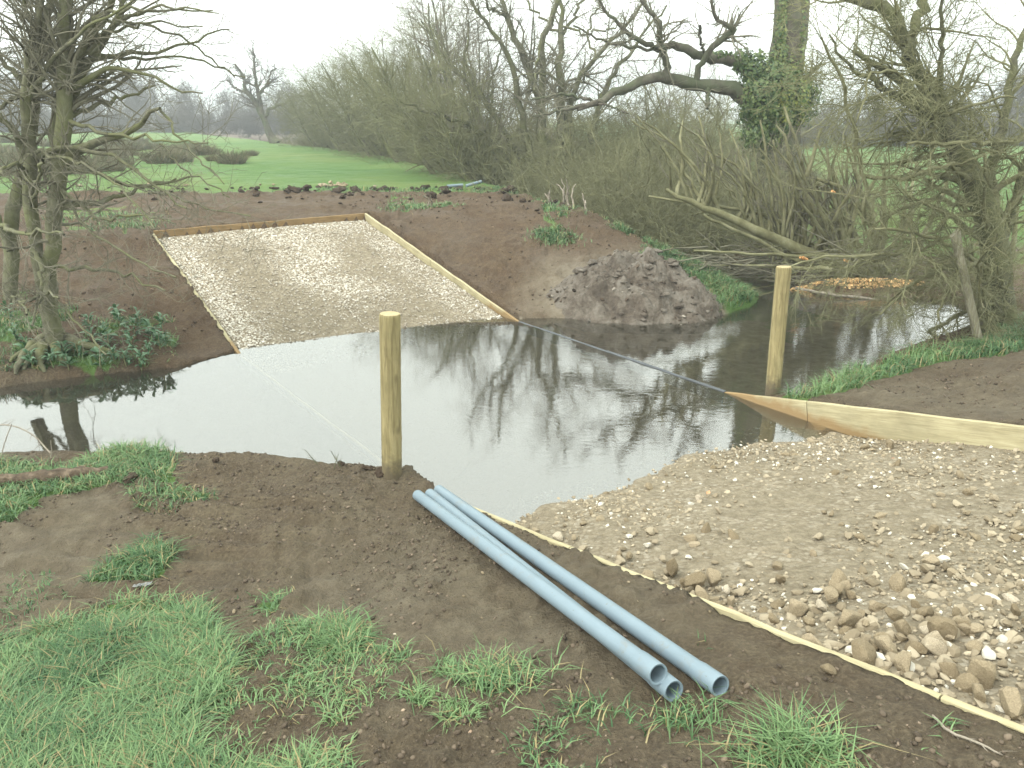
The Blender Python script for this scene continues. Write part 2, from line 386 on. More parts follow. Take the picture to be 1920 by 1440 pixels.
def water_mat():
    m, nt, b = mat('stream_water'); nt.nodes.remove(b); out = nt.nodes['Material Output']; P = geo_pos(nt)
    mp = nd(nt, 'ShaderNodeMapping'); mp.inputs['Scale'].default_value = (1, 1.8, 1); mp.inputs['Rotation'].default_value = (0, 0, .5); nt.links.new(P, mp.inputs[0])
    rip = noise(nt, 7, 4, .55, mp.outputs[0], .4); calm = noise(nt, .5, 2, .5, P)
    # faster riffled water below the upstream edge of the ford
    sx = nd(nt, 'ShaderNodeSeparateXYZ'); nt.links.new(P, sx.inputs[0])
    riff = ramp(nt, math_(nt, 'MULTIPLY', math_(nt, 'ADD', sx.outputs[0], 4), .1), [(.3, (.10,)*3), (.72, (.30,)*3), (.92, (.75,)*3)])
    h = math_(nt, 'MULTIPLY', math_(nt, 'MULTIPLY', rip, riff), ramp(nt, calm, [(.3, (.3,)*3), (.7, (1,)*3)]))
    bn = nd(nt, 'ShaderNodeBump'); bn.inputs['Strength'].default_value = .35; bn.inputs['Distance'].default_value = .02; nt.links.new(h, bn.inputs['Height'])
    fr = nd(nt, 'ShaderNodeFresnel'); fr.inputs['IOR'].default_value = 2.8; nt.links.new(bn.outputs[0], fr.inputs['Normal'])
    gl = nd(nt, 'ShaderNodeBsdfGlossy'); gl.inputs['Roughness'].default_value = .03; gl.inputs['Color'].default_value = (1, 1, 1, 1); nt.links.new(bn.outputs[0], gl.inputs['Normal'])
    tr = nd(nt, 'ShaderNodeBsdfTransparent'); tr.inputs['Color'].default_value = (.86, .82, .68, 1)
    df = nd(nt, 'ShaderNodeBsdfDiffuse'); df.inputs['Color'].default_value = (.17, .16, .125, 1)
    ms = nd(nt, 'ShaderNodeMixShader'); ms.inputs[0].default_value = .14; nt.links.new(tr.outputs[0], ms.inputs[1]); nt.links.new(df.outputs[0], ms.inputs[2])
    mm = nd(nt, 'ShaderNodeMixShader'); nt.links.new(fr.outputs[0], mm.inputs[0]); nt.links.new(ms.outputs[0], mm.inputs[1]); nt.links.new(gl.outputs[0], mm.inputs[2])
    nt.links.new(mm.outputs[0], out.inputs[0]); return m
def bark_mat(name, dark, mid, light, moss=None, scale=8):
    m, nt, b = mat(name); P = obj_co(nt)
    c = ramp(nt, noise(nt, scale, 6, .65, P), [(.3, dark), (.52, mid), (.75, light)])
    if moss: c = mix(nt, ramp(nt, noise(nt, 2.2, 4, .6, P), [(.42, (0,)*3), (.62, (.8,)*3)]), c, moss)
    nt.links.new(c, b.inputs['Base Color'])
    mp = nd(nt, 'ShaderNodeMapping'); mp.inputs['Scale'].default_value = (1, 1, .25); nt.links.new(P, mp.inputs[0])
    bump(nt, b, noise(nt, 34, 5, .7, mp.outputs[0]), .7, .02); return m
def vcol_mat(name, rough=.6, trans=0.0, spec=.3):
    m, nt, b = mat(name); a = nd(nt, 'ShaderNodeVertexColor', layer_name='col'); nt.links.new(a.outputs[0], b.inputs['Base Color'])
    b.inputs['Roughness'].default_value = rough; b.inputs['Specular IOR Level'].default_value = spec
    if trans:
        out = nt.nodes['Material Output']; t = nd(nt, 'ShaderNodeBsdfTranslucent'); nt.links.new(a.outputs[0], t.inputs[0])
        ms = nd(nt, 'ShaderNodeMixShader'); ms.inputs[0].default_value = trans
        nt.links.new(b.outputs[0], ms.inputs[1]); nt.links.new(t.outputs[0], ms.inputs[2]); nt.links.new(ms.outputs[0], out.inputs[0])
    return m
def wood_mat(name, a, c, d, axis=2, scale=5, wet=None, foot=False):
    m, nt, b = mat(name); P = obj_co(nt); mp = nd(nt, 'ShaderNodeMapping'); s = [1, 1, 1]; s[axis] = .07
    mp.inputs['Scale'].default_value = s; nt.links.new(P, mp.inputs[0])
    g = noise(nt, scale*7, 5, .65, mp.outputs[0], 1.2)
    col = ramp(nt, g, [(.3, a), (.52, c), (.75, d)])
    blot = noise(nt, 3, 5, .6, P)
    col = mix(nt, ramp(nt, blot, [(.45, (0,)*3), (.72, (.55,)*3)]), col, tuple(x*.55 for x in c))
    if foot:    # splashes of mud low on the shaft, dark knots higher up
        so = nd(nt, 'ShaderNodeSeparateXYZ'); nt.links.new(P, so.inputs[0])
        col = mix(nt, ramp(nt, math_(nt, 'ADD', so.outputs[2], math_(nt, 'MULTIPLY', math_(nt, 'SUBTRACT', noise(nt, 14, 6, .7, P), .5), .5)), [(.03, (.85,)*3), (.20, (0,)*3)]), col, (.085, .068, .046))
        vo = nd(nt, 'ShaderNodeTexVoronoi'); vo.inputs['Scale'].default_value = 5.5; mk = nd(nt, 'ShaderNodeMapping'); mk.inputs['Scale'].default_value = (1, 1, .5); nt.links.new(P, mk.inputs[0]); nt.links.new(mk.outputs[0], vo.inputs['Vector'])
        col = mix(nt, ramp(nt, vo.outputs['Distance'], [(.06, (.8,)*3), (.16, (0,)*3)]), col, (.085, .06, .028))
    if wet:     # soaked timber just above the water line
        sx = nd(nt, 'ShaderNodeSeparateXYZ'); nt.links.new(geo_pos(nt), sx.inputs[0])
        col = mix(nt, ramp(nt, math_(nt, 'ADD', sx.outputs[2], math_(nt, 'MULTIPLY', math_(nt, 'SUBTRACT', blot, .5), .35)), [(.06, (.9,)*3), (.15, (0,)*3)]), col, wet)
    nt.links.new(col, b.inputs['Base Color']); b.inputs['Roughness'].default_value = .75; bump(nt, b, g, .35, .01); return m
def plain(name, c, rough=.6, var=.25, scale=12, spec=.4):
    m, nt, b = mat(name); P = obj_co(nt); n = noise(nt, scale, 6, .65, P)
    nt.links.new(ramp(nt, n, [(.3, tuple(x*(1-var) for x in c)), (.7, tuple(min(1, x*(1+var)) for x in c))]), b.inputs['Base Color'])
    b.inputs['Roughness'].default_value = rough; b.inputs['Specular IOR Level'].default_value = spec; bump(nt, b, n, .2, .005); return m
def pipe_mat():
    m, nt, b = mat('grey_blue_plastic'); P = obj_co(nt); G = geo_pos(nt)
    c = ramp(nt, noise(nt, 6, 4, .5, P), [(.3, (.142, .190, .224)), (.7, (.160, .211, .246))])
    mud = ramp(nt, noise(nt, 7, 8, .72, G, .5), [(.56, (0,)*3), (.70, (.55,)*3)])
    spot = ramp(nt, noise(nt, 60, 4, .6, G), [(.66, (0,)*3), (.74, (.7,)*3)])
    c = mix(nt, mud, c, (.15, .135, .105)); c = mix(nt, spot, c, (.10, .082, .06)); nt.links.new(c, b.inputs['Base Color'])
    b.inputs['Roughness'].default_value = .45; b.inputs['Specular IOR Level'].default_value = .45; return m
def stone_mat(name, stops):
    m, nt, b = mat(name); P = obj_co(nt); r = obj_rand(nt)
    c = ramp(nt, r, stops)
    n = noise(nt, 11, 6, .7, P)
    c = mix(nt, 1.0, c, ramp(nt, n, [(.3, (.62, .58, .52)), (.7, (1.15, 1.12, 1.08))]), 'MULTIPLY')
    nt.links.new(c, b.inputs['Base Color']); bump(nt, b, n, .5, .02); return m

M = dict(
    ground=ground_mat(), track=track_mat(), water=water_mat(),
    bark=bark_mat('mossy_bark', (.045, .043, .028), (.105, .102, .066), (.175, .170, .118), (.115, .122, .052)),
    oak=bark_mat('oak_bark', (.040, .034, .026), (.095, .084, .066), (.16, .145, .118), (.07, .085, .045), 5),
    twig_olive=bark_mat('olive_twigs', (.092, .092, .045), (.172, .172, .092), (.26, .26, .155), None, 2.0),
    twig_grey=bark_mat('grey_twigs', (.080, .074, .052), (.155, .146, .105), (.24, .23, .17), None, 2.0),
    twig_red=bark_mat('russet_twigs', (.090, .070, .052), (.165, .132, .10), (.24, .20, .16), None, 2.0),
    shoot=bark_mat('willow_shoots', (.085, .080, .040), (.17, .165, .09), (.27, .26, .17), None, 3.0),
    far=bark_mat('far_twigs', (.070, .064, .054), (.115, .106, .09), (.16, .15, .13), None, .4),
    deadwood=bark_mat('dead_wood', (.12, .10, .075), (.23, .20, .16), (.36, .32, .26), None, 14),
    leaf=vcol_mat('leaves', .45, .25, .4), blade=vcol_mat('grass_blades', .5, .18, .35),
    post=wood_mat('green_treated_pine', (.12, .095, .044), (.235, .195, .095), (.33, .28, .15), foot=True),
    endgrain=plain('end_grain', (.33, .27, .15), .85, .3, 30),
    board=wood_mat('sawn_softwood', (.25, .215, .125), (.355, .312, .19), (.45, .405, .265), 0, wet=(.21, .135, .06)),
    board_wet=wood_mat('wet_softwood', (.15, .095, .042), (.24, .158, .075), (.32, .22, .115), 0),
    board_under=wood_mat('silted_softwood', (.46, .43, .35), (.62, .59, .50), (.74, .71, .62), 0),
    board_dark=wood_mat('submerged_softwood', (.050, .054, .058), (.080, .086, .092), (.125, .132, .14), 0),
    fence=wood_mat('weathered_oak', (.11, .098, .062), (.20, .185, .13), (.32, .31, .25)),
    pipe=pipe_mat(),
    stone=stone_mat('limestone', [(0, (.185, .150, .098)), (.5, (.25, .208, .142)), (.85, (.32, .272, .195)), (.96, (.43, .39, .32)), (1, (.34, .20, .13))]),
    chip=vcol_mat('limestone_chips', .9, 0, .2), clod=vcol_mat('soil_clods', .92, 0, .2),
    sand=plain('wet_orange_grit', (.46, .30, .14), .8, .4, 25),
    orange_leaf=plain('dry_leaf', (.42, .25, .13), .8, .2, 20),
    cut=plain('fresh_cut_wood', (.58, .30, .12), .8, .2, 30),
)

# ------------------------------------------------------------------ ground, stream, track
def build_ground():
    ys = list(np.arange(-5, 1.2, .3)); y = 1.2
    while y < 900: ys.append(y); y += .0075*(y + .9)
    ys = np.array(ys); t = np.linspace(-1, 1, 500); T = .58*t + .42*t**3
    hw = np.where(ys < 0, 6, 6 + 1.15*np.maximum(ys, 0))
    X = T[None]*hw[:, None]; Y = np.repeat(ys[:, None], len(t), 1)
    Z = height(X, Y)
    d, fs, ins = land_info(X, Y); g = grassiness(X, Y, d, fs)
    px, py = project(X, np.maximum(Y, .4), Z)
    e = fbm(X*1.5, Y*1.5, 201, 3)*120
    pale = np.maximum(in_poly(px + e, py + e*.6, [(-900,930),(220,935),(290,1000),(200,1110),(60,1200),(-900,1230)])*.9,
                      .85*np.clip(1.5 - np.hypot((px + e - 900)/380, (py + .5*e - 1140)/150), 0, 1)*(Y < 6))
    pale = np.maximum(pale, .6*in_poly(px + e, py + e*.4, [(1500,740),(1920,690),(2300,700),(2300,800),(1920,800)]))
    heap = np.clip(1.5 - np.hypot((px + .4*e - 1210)/190, (py + .2*e - 555)/70), 0, 1)*(Y > 8)*(Y < 17)*fs
    clay = np.maximum(heap, np.where(ins, smooth(6.4, 7.0, X*N_[0] + Y*N_[1])*smooth(15, 13, Y), 0))
    V = np.stack([X, Y, Z], -1).reshape(-1, 3); nr, nc = X.shape
    i = np.arange(nr*nc).reshape(nr, nc); Q = np.stack([i[:-1, :-1], i[:-1, 1:], i[1:, 1:], i[1:, :-1]], -1).reshape(-1, 4)
    me = new_mesh('ground', V, [Q]); add_col(me, 'mask', np.stack([g, pale, clay], -1).reshape(-1, 3))
    return tag(obj('ground', me, M['ground']), 'brown bare soil banks and green pasture', None, None, 'structure')
GROUND = build_ground()

def build_water():
    xs = np.arange(-42, 9.5, .3); ys = np.arange(3.5, 100, .3)
    X, Y = np.meshgrid(xs, ys); cx, cy = X[:-1, :-1] + .15, Y[:-1, :-1] + .15
    d, fs, ins = land_info(cx, cy); w = cx*U[0] + cy*U[1]; v = cx*N_[0] + cy*N_[1]
    keep = ins | (d < .55) | ((v > VL - .1) & (v < VR + .1) & (w > 3.6) & (w < 10.8))
    i = np.arange(X.size).reshape(X.shape); Q = np.stack([i[:-1, :-1], i[:-1, 1:], i[1:, 1:], i[1:, :-1]], -1)[keep]
    u, inv = np.unique(Q, return_inverse=True); V = np.stack([X.ravel()[u], Y.ravel()[u], np.zeros(len(u))], 1)
    me = new_mesh('stream', V, [inv.reshape(-1, 4)])
    return tag(obj('stream', me, M['water']), 'shallow stream pooled across the ford, mirroring the pale sky', None, None, 'structure')
build_water()

def build_track():
    ws = np.arange(-4, 14.26, .035); vs = np.linspace(VL, VR, 115)
    W, Vv = np.meshgrid(ws, vs, indexing='ij'); X = W*U[0] + Vv*N_[0]; Y = W*U[1] + Vv*N_[1]
    Z = track_z(W, Vv)
    near = smooth(6, 4, W)
    Z += (.012 + .03*near*smooth(-.05, .3, fbm(X*.8, Y*.8, 5, 2)))*fbm(X*7, Y*7, 301, 4, .6) + .05*fbm(X*1.2, Y*1.2, 311, 3) + .035*near*fbm(X*3, Y*3, 321, 3)
    edge = np.minimum(Vv - VL, VR - Vv); Z -= .02*smooth(.06, 0, edge)
    # far ramp: a brown trodden middle between two white wheel strips; near ramp: mostly dusty
    vv = (Vv - VL)/(VR - VL)
    far = smooth(8.5, 9.5, W)
    nz = fbm(X*.9, Y*.9, 331, 4)
    white = np.clip(np.maximum(np.maximum(smooth(.22, .05, vv + .14*nz), .85*smooth(.22, .0, np.abs(vv + .35*nz - .53) - .02)*smooth(10.1, 11.4, W)), .55*smooth(.80, .95, vv + .2*nz)) + .5*fbm(X*3.5, Y*3.5, 337, 3), 0, 1)
    white = np.maximum(white, .7*smooth(13.2, 14, W))
    dirt = far*(1 - .95*white) + (1-far)*(.92 + .5*nz)
    silt = smooth(.05, -.05, Z)*.8
    Vt = np.stack([X, Y, Z], -1).reshape(-1, 3); i = np.arange(X.size).reshape(X.shape)
    Q = np.stack([i[:-1, :-1], i[:-1, 1:], i[1:, 1:], i[1:, :-1]], -1).reshape(-1, 4)
    me = new_mesh('gravel_track', Vt, [Q[:, ::-1]]); add_col(me, 'mask', np.stack([np.clip(dirt, 0, 1), silt, 0*silt], -1).reshape(-1, 3))
    return tag(obj('gravel_track', me, M['track']), 'crushed stone track running down into the ford and up again', None, None, 'structure')
TRACK = build_track()

# ------------------------------------------------------------------ stones
def ico(sub):
    t = (1 + 5**.5)/2
    V = np.array([(-1,t,0),(1,t,0),(-1,-t,0),(1,-t,0),(0,-1,t),(0,1,t),(0,-1,-t),(0,1,-t),(t,0,-1),(t,0,1),(-t,0,-1),(-t,0,1)], float)
    Fc = [(0,11,5),(0,5,1),(0,1,7),(0,7,10),(0,10,11),(1,5,9),(5,11,4),(11,10,2),(10,7,6),(7,1,8),(3,9,4),(3,4,2),(3,2,6),(3,6,8),(3,8,9),(4,9,5),(2,4,11),(6,2,10),(8,6,7),(9,8,1)]
    V = list(V/np.linalg.norm(V[0]))
    for _ in range(sub):
        mid = {}; nf = []
        def m_(a, b):
            k = (min(a, b), max(a, b))
            if k not in mid: p = V[a] + V[b]; V.append(p/np.linalg.norm(p)); mid[k] = len(V) - 1
            return mid[k]
        for a, b, c in Fc:
            x, y, z = m_(a, b), m_(b, c), m_(c, a); nf += [(a, x, z), (b, y, x), (c, z, y), (x, y, z)]
        Fc = nf
    return np.array(V), np.array(Fc)
ICO0, ICO1, ICO2 = ico(0), ico(1), ico(2)
def rock_verts(base, s, rg):
    V = base.copy(); 
    for _ in range(13):      # chop flats so that it reads as broken stone
        n = rg.normal(size=3); n /= np.linalg.norm(n); c = rg.uniform(.45, .8); dd = V@n - c
        V = np.where(dd[:, None] > 0, V - dd[:, None]*n*.85, V)
    V *= (1 + .25*vn3(V*1.7 + s*9, s))[:, None]
    return V*np.array([1, rg.uniform(.7, .95), rg.uniform(.55, .8)])
ROCKS = []
for k in range(9):
    me = new_mesh('rock', rock_verts(ICO1[0] if k < 4 else ICO2[0], k, rng), [ICO1[1] if k < 4 else ICO2[1]], False); me.materials.append(M['stone']); ROCKS.append(me)
def scatter_many(name, P, S, base, colf, mat_, parent, seed, flat=True, sink=.25):
    """many small chips in one mesh"""
    rg = np.random.default_rng(seed); n = len(P)
    protos = np.stack([rock_verts(base[0], 50 + k, rg) for k in range(12)])
    pick = rg.integers(0, 12, n); a = rg.uniform(0, 2*PI, n); t = rg.normal(0, .35, n)
    Vp = protos[pick]; ca, sa = np.cos(a)[:, None], np.sin(a)[:, None]
    x = Vp[..., 0]*ca - Vp[..., 1]*sa; y = Vp[..., 0]*sa + Vp[..., 1]*ca; z = Vp[..., 2] + x*t[:, None]
    V = np.stack([x, y, z], -1)*S[:, None, None] + P[:, None]; V[..., 2] += (S*(.5 - sink))[:, None]
    nv = len(base[0]); Fc = base[1][None] + (np.arange(n)*nv)[:, None, None]
    me = new_mesh(name, V.reshape(-1, 3), [Fc.reshape(-1, 3)], not flat)
    C = colf(rg, n); add_col(me, 'col', np.repeat(C, nv, 0))
    return tag(obj(name, me, mat_, parent), kind='stuff')
def tr_pt(w, v): return np.stack([w*U[0] + v*N_[0], w*U[1] + v*N_[1]], -1)
def lime_col(rg, n, k=1.0):
    t = rg.random(n)[:, None]; c = np.array([.165, .132, .086])*(1-t) + np.array([.335, .285, .205])*t
    w = rg.random(n) > .9; c[w] = np.array([.50, .47, .40])*rg.uniform(.8, 1.1, (w.sum(), 1)); return c*k
def near_stones():
    rg = np.random.default_rng(5)
    # the 300 that show largest: a heap of broken stone by the left board plus loose ones up the ramp
    k = 0
    for i in range(215):
        w = .55 + rg.normal(0, .62); v = VL + .10 + abs(rg.normal(0, .85))*(1 + .35*max(0, 1.0 - w))
        if i % 5 == 0: w, v = rg.uniform(1.2, 2.9), VL + .08 + rg.exponential(.22)
        w = float(np.clip(w, -.6, 2.9)); v = min(v, VR - .4)
        s = rg.choice([.036, .046, .056, .068, .085], p=[.28, .3, .24, .12, .06])*rg.uniform(.85, 1.15)
        x, y = tr_pt(w, v); z = float(track_z(w, v)) + s*.2 + rg.uniform(0, .05)*(v < VL + 1.0)
        o = obj('stone', ROCKS[rg.integers(0, 9)], None, TRACK, (x, y, z)); o.scale = (s,)*3; o.rotation_euler = rg.uniform(0, 6.28, 3)
    for i in range(85):
        w = rg.uniform(.3, 4.0); v = rg.uniform(VL + .2, VR - .2); s = rg.uniform(.03, .062)
        x, y = tr_pt(w, v); o = obj('stone', ROCKS[rg.integers(0, 9)], None, TRACK, (x, y, float(track_z(w, v)) + s*.25)); o.scale = (s, s, s*.8); o.rotation_euler = (rg.normal(0, .4), rg.normal(0, .4), rg.uniform(0, 6.28))
    n = 24000; w = rg.uniform(-1.2, 4.55, n); v = rg.uniform(VL + .06, VR - .06, n)
    keep = fbm(w*1.3, v*1.3, 7, 3) + .16*smooth(2.5, 0, w) + rg.normal(0, .12, n) > -.05; w, v = w[keep], v[keep]; n = len(w)
    s = np.exp(rg.normal(math.log(.0115), .5, n)); s = np.clip(s, .005, .036)
    P = np.c_[tr_pt(w, v), track_z(w, v) + .05*fbm(tr_pt(w, v)[:, 0]*1.2, tr_pt(w, v)[:, 1]*1.2, 311, 3)]
    scatter_many('small_stones', P, s, ICO0, lime_col, M['chip'], TRACK, 8)
    n = 620; w = np.clip(.6 + rg.normal(0, .75, n), -1, 3); v = np.minimum(VL + .08 + np.abs(rg.normal(0, 1.0, n))*(1 + .3*np.maximum(0, 1 - w)), VR - .2)
    j = rg.random(n) < .22; w[j] = rg.uniform(1.0, 3.4, j.sum()); v[j] = VL + .06 + rg.exponential(.18, j.sum())
    s = rg.uniform(.022, .05, n); P = np.c_[tr_pt(w, v), track_z(w, v)]; scatter_many('small_stones', P, s, ICO1, lambda r, n: lime_col(r, n, .95), M['chip'], TRACK, 18)
    # far ramp: paler chips, thin where it is trodden
    n = 17000; w = rg.uniform(9.2, 14.2, n); v = rg.uniform(VL + .05, VR - .05, n); xy = tr_pt(w, v)
    vv = (v - VL)/(VR - VL); nz = fbm(xy[:, 0]*.9, xy[:, 1]*.9, 331, 4)
    white = np.clip(np.maximum(np.maximum(smooth(.22, .05, vv + .14*nz), .85*smooth(.22, .0, np.abs(vv + .35*nz - .53) - .02)*smooth(10.1, 11.4, w)), .55*smooth(.80, .95, vv + .2*nz)) + .5*fbm(xy[:, 0]*3.5, xy[:, 1]*3.5, 337, 3), 0, 1); white = np.maximum(white, .7*smooth(13.2, 14, w))
    keep = rg.random(n) < .28 + .72*white; xy, w, v, white = xy[keep], w[keep], v[keep], white[keep]; n = len(w)
    P = np.c_[xy, track_z(w, v) + .05*fbm(xy[:, 0]*1.2, xy[:, 1]*1.2, 311, 3)]
    def colf(rg, n):
        t = (rg.random(n)*.6 + .5*white)[:, None].clip(0, 1); return np.array([.20, .165, .12])*(1-t) + np.array([.62, .58, .51])*t
    scatter_many('pale_chips', P, np.clip(np.exp(rg.normal(math.log(.018), .3, n)), .009, .04), ICO0, colf, M['chip'], TRACK, 9)
near_stones()

def clods():
    rg = np.random.default_rng(15)
    def put(n, xf, yf, smin, smax, seed, name, col=(.075, .058, .042)):
        x, y = xf(n), yf(n); d, fs, ins = land_info(x, y); g = grassiness(x, y, d, fs); v = x*N_[0]+y*N_[1]
        k = (~ins) & (d > .1) & (g < .5) & (fbm(x*1.6, y*1.6, seed, 3) + rg.normal(0, .07, n) > .0) & ((v < VL - .06) | (v > VR + .06)); x, y = x[k], y[k]; n = len(x)
        s = np.exp(rg.uniform(math.log(smin), math.log(smax), n))
        def colf(r, n): return np.array(col)*np.exp(r.normal(.15, .32, (n, 1)))
        scatter_many(name, np.c_[x, y, height(x, y)], s, ICO0, colf, M['clod'], GROUND, seed, False, .35)
    put(26000, lambda n: rg.uniform(-4.5, 3.2, n), lambda n: 1.6 + 5*rg.random(n)**1.2, .004, .022, 31, 'soil_crumbs')
    put(7000, lambda n: rg.uniform(-9, 6, n), lambda n: rg.uniform(9, 20, n), .010, .04, 32, 'soil_crumbs', (.078, .057, .041))
    put(3500, lambda n: rg.uniform(2.6, 7, n), lambda n: rg.uniform(5, 9, n), .006, .028, 33, 'soil_crumbs')
    protos = []
    for k in range(6):
        V = ICO2[0]*(1 + 1.3*vn3(ICO2[0]*1.6 + k*7, k) + .8*vn3(ICO2[0]*4.5 + k*3, k+20))[:, None]; V[:, 2] *= .65
        me = new_mesh('clod', V, [ICO2[1]]); add_col(me, 'col', np.array([.040, .028, .019])*np.exp(rng.normal(0, .22, (len(V), 1)))); me.materials.append(M['clod']); protos.append(me)
    spots = []
    for i in range(110):
        px = rg.choice([240, 330, 470, 560, 650, 720, 800, 830, 930, 970, 1040]) + rg.normal(0, 28); spots.append((px, 352 + 14*abs(rg.normal()) + (max(0, px - 900)*.10), min(.115, .032*math.exp(rg.exponential(.5)))))
    spots += [(830,358,.12),(800,352,.10),(720,356,.13),(700,357,.10),(735,357,.09),(960,358,.13),(945,360,.09),(860,356,.09),(245,900,.06),(240,903,.045),(405,866,.035),(640,872,.03),(700,870,.05),(690,880,.04),(715,889,.05)]
    for px, py, s in spots:
        p = ground_hit(px, py); o = obj('clod', protos[rg.integers(0, 6)], None, GROUND, (p[0], p[1], p[2] + s*.3)); o.scale = (s*rg.uniform(.8, 1.4), s, s*rg.uniform(.6, 1)); o.rotation_euler = (rg.normal(0, .3), rg.normal(0, .3), rg.uniform(0, 6))
    # white stones dropped along the field edge
    for i in range(46):
        px = rg.choice([rg.uniform(600, 780), rg.uniform(600, 650), rg.uniform(80, 520)]); p = ground_hit(px, 349 + rg.normal(0, 1.5)); s = rg.uniform(.04, .10)
        o = obj('stone', ROCKS[rg.integers(0, 9)], None, GROUND, (p[0], p[1], p[2] + s*.4)); o.scale = (s, s, s*.7); o.rotation_euler = (0, 0, rg.uniform(0, 6))
    for px, py, s in [(1552,1262,.05),(660,1100,.012),(1180,1045,.05),(905,1075,.018),(440,1150,.02),(1330,1150,.012),(1720,850,.03)] + [(rg.uniform(350, 1500), rg.uniform(960, 1420), rg.uniform(.006, .014)) for _ in range(60)]:
        p = ground_hit(px, py); o = obj('pebble', ROCKS[rg.integers(0, 9)], None, GROUND, (p[0], p[1], p[2] + s*.35)); o.scale = (s, s*.8, s*.7); o.rotation_euler = (0, 0, rg.uniform(0, 6))
clods()

def spoil_heap():
    rg = np.random.default_rng(77)
    c = ground_hit(1195, 560); cx, cy = c[0], c[1] + .14
    nr, nc = 150, 190; u = np.linspace(-1, 1, nc); vv = np.linspace(-1, 1, nr)
    X = cx + 1.62*u[None] + 0*vv[:, None]; Y = cy + 1.12*vv[:, None] + 0*u[None]
    r = np.hypot(u[None]*1.02, vv[:, None]) + .35*fbm(X*1.1, Y*1.1, 401, 3)
    hgt = .46*smooth(1.05, .1, r)
    lump = np.abs(fbm(X*1.9, Y*1.9, 405, 5, .66)); crack = np.abs(fbm(X*5.5, Y*5.5, 415, 4, .6))
    Z = np.maximum(height(X, Y, False), -.05) + hgt*(1 + 1.3*fbm(X*1.7, Y*1.7, 409, 3, .5)) + .38*lump*smooth(1.1, .5, r) + .15*crack*smooth(1.05, .7, r) + .11*smooth(.65, .1, worley(X*3.2, Y*3.2, 8))*smooth(1.0, .6, r) - .05 - .25*smooth(.9, 1.15, r)
    V = np.stack([X, Y, Z], -1).reshape(-1, 3); i = np.arange(nr*nc).reshape(nr, nc); Q = np.stack([i[:-1, :-1], i[:-1, 1:], i[1:, 1:], i[1:, :-1]], -1).reshape(-1, 4)
    m, nt, b = mat('slumped_clay'); P = geo_pos(nt)
    n = noise(nt, 2.6, 8, .68, P, .8)
    cc = ramp(nt, n, [(.36, (.036, .027, .019)), (.46, (.082, .064, .047)), (.55, (.150, .130, .105)), (.72, (.225, .205, .178))])
    nt.links.new(mix(nt, .3, cc, ramp(nt, noise(nt, 22, 6, .7, P), [(.3, (.03, .022, .016)), (.7, (.2, .17, .14))])), b.inputs['Base Color'])
    b.inputs['Roughness'].default_value = .6; bump(nt, b, noise(nt, 16, 7, .7, P), .9, .06)
    root = empty('spoil_heap', (cx, cy, H1(cx, cy)), 'slumped heap of grey clay and dark soil at the water edge below the far bank', 'heap')
    o = obj('mound', new_mesh('mound', V - np.array([cx, cy, H1(cx, cy)]), [Q]), m, root)
    hm = rg.uniform(-.97, .97, (560, 2)); hm = hm[np.hypot(hm[:, 0], hm[:, 1]) < .95]; jj = ((hm[:, 0]*.5 + .5)*nc).astype(int); ii = ((hm[:, 1]*.5 + .5)*nr).astype(int)
    scatter_many('clay_crumbs', np.c_[hm[:, 0]*1.62, hm[:, 1]*1.12, Z[ii, jj] - H1(cx, cy)], .012*np.exp(rg.exponential(.55, len(hm))).clip(1, 4.5), ICO0, lambda r, n: np.where(r.random((n, 1)) < .55, np.array([[.15, .134, .112]]), np.array([[.06, .046, .034]]))*np.exp(r.normal(0, .3, (n, 1))), M['clod'], root, 78)
    for k in range(75):
        a = rg.uniform(0, 6.28); q = rg.random()**.5*.85; x, y = cx + 1.55*q*math.cos(a), cy + 1.0*q*math.sin(a)
        j = int(np.clip((x-cx)/1.62*.5+.5, 0, .999)*nc); i2 = int(np.clip((y-cy)/1.12*.5+.5, 0, .999)*nr); z = Z[i2, j]
        s = .035*math.exp(rg.exponential(.5)); s = min(s, .15); Vr = rock_verts(ICO2[0], k, rg); Vr = Vr*(1 + .3*vn3(Vr*3 + k, k))[:, None]*s*np.array([1.25, 1, .7]); ca, sa = math.cos(a*3), math.sin(a*3)
        Vr = np.c_[Vr[:, 0]*ca - Vr[:, 1]*sa, Vr[:, 0]*sa + Vr[:, 1]*ca, Vr[:, 2]]
        obj('clay_lump', new_mesh('clay_lump', Vr, [ICO2[1]], True), m, root, (x - cx, y - cy, z + s*.15 - H1(cx, cy)))
spoil_heap()

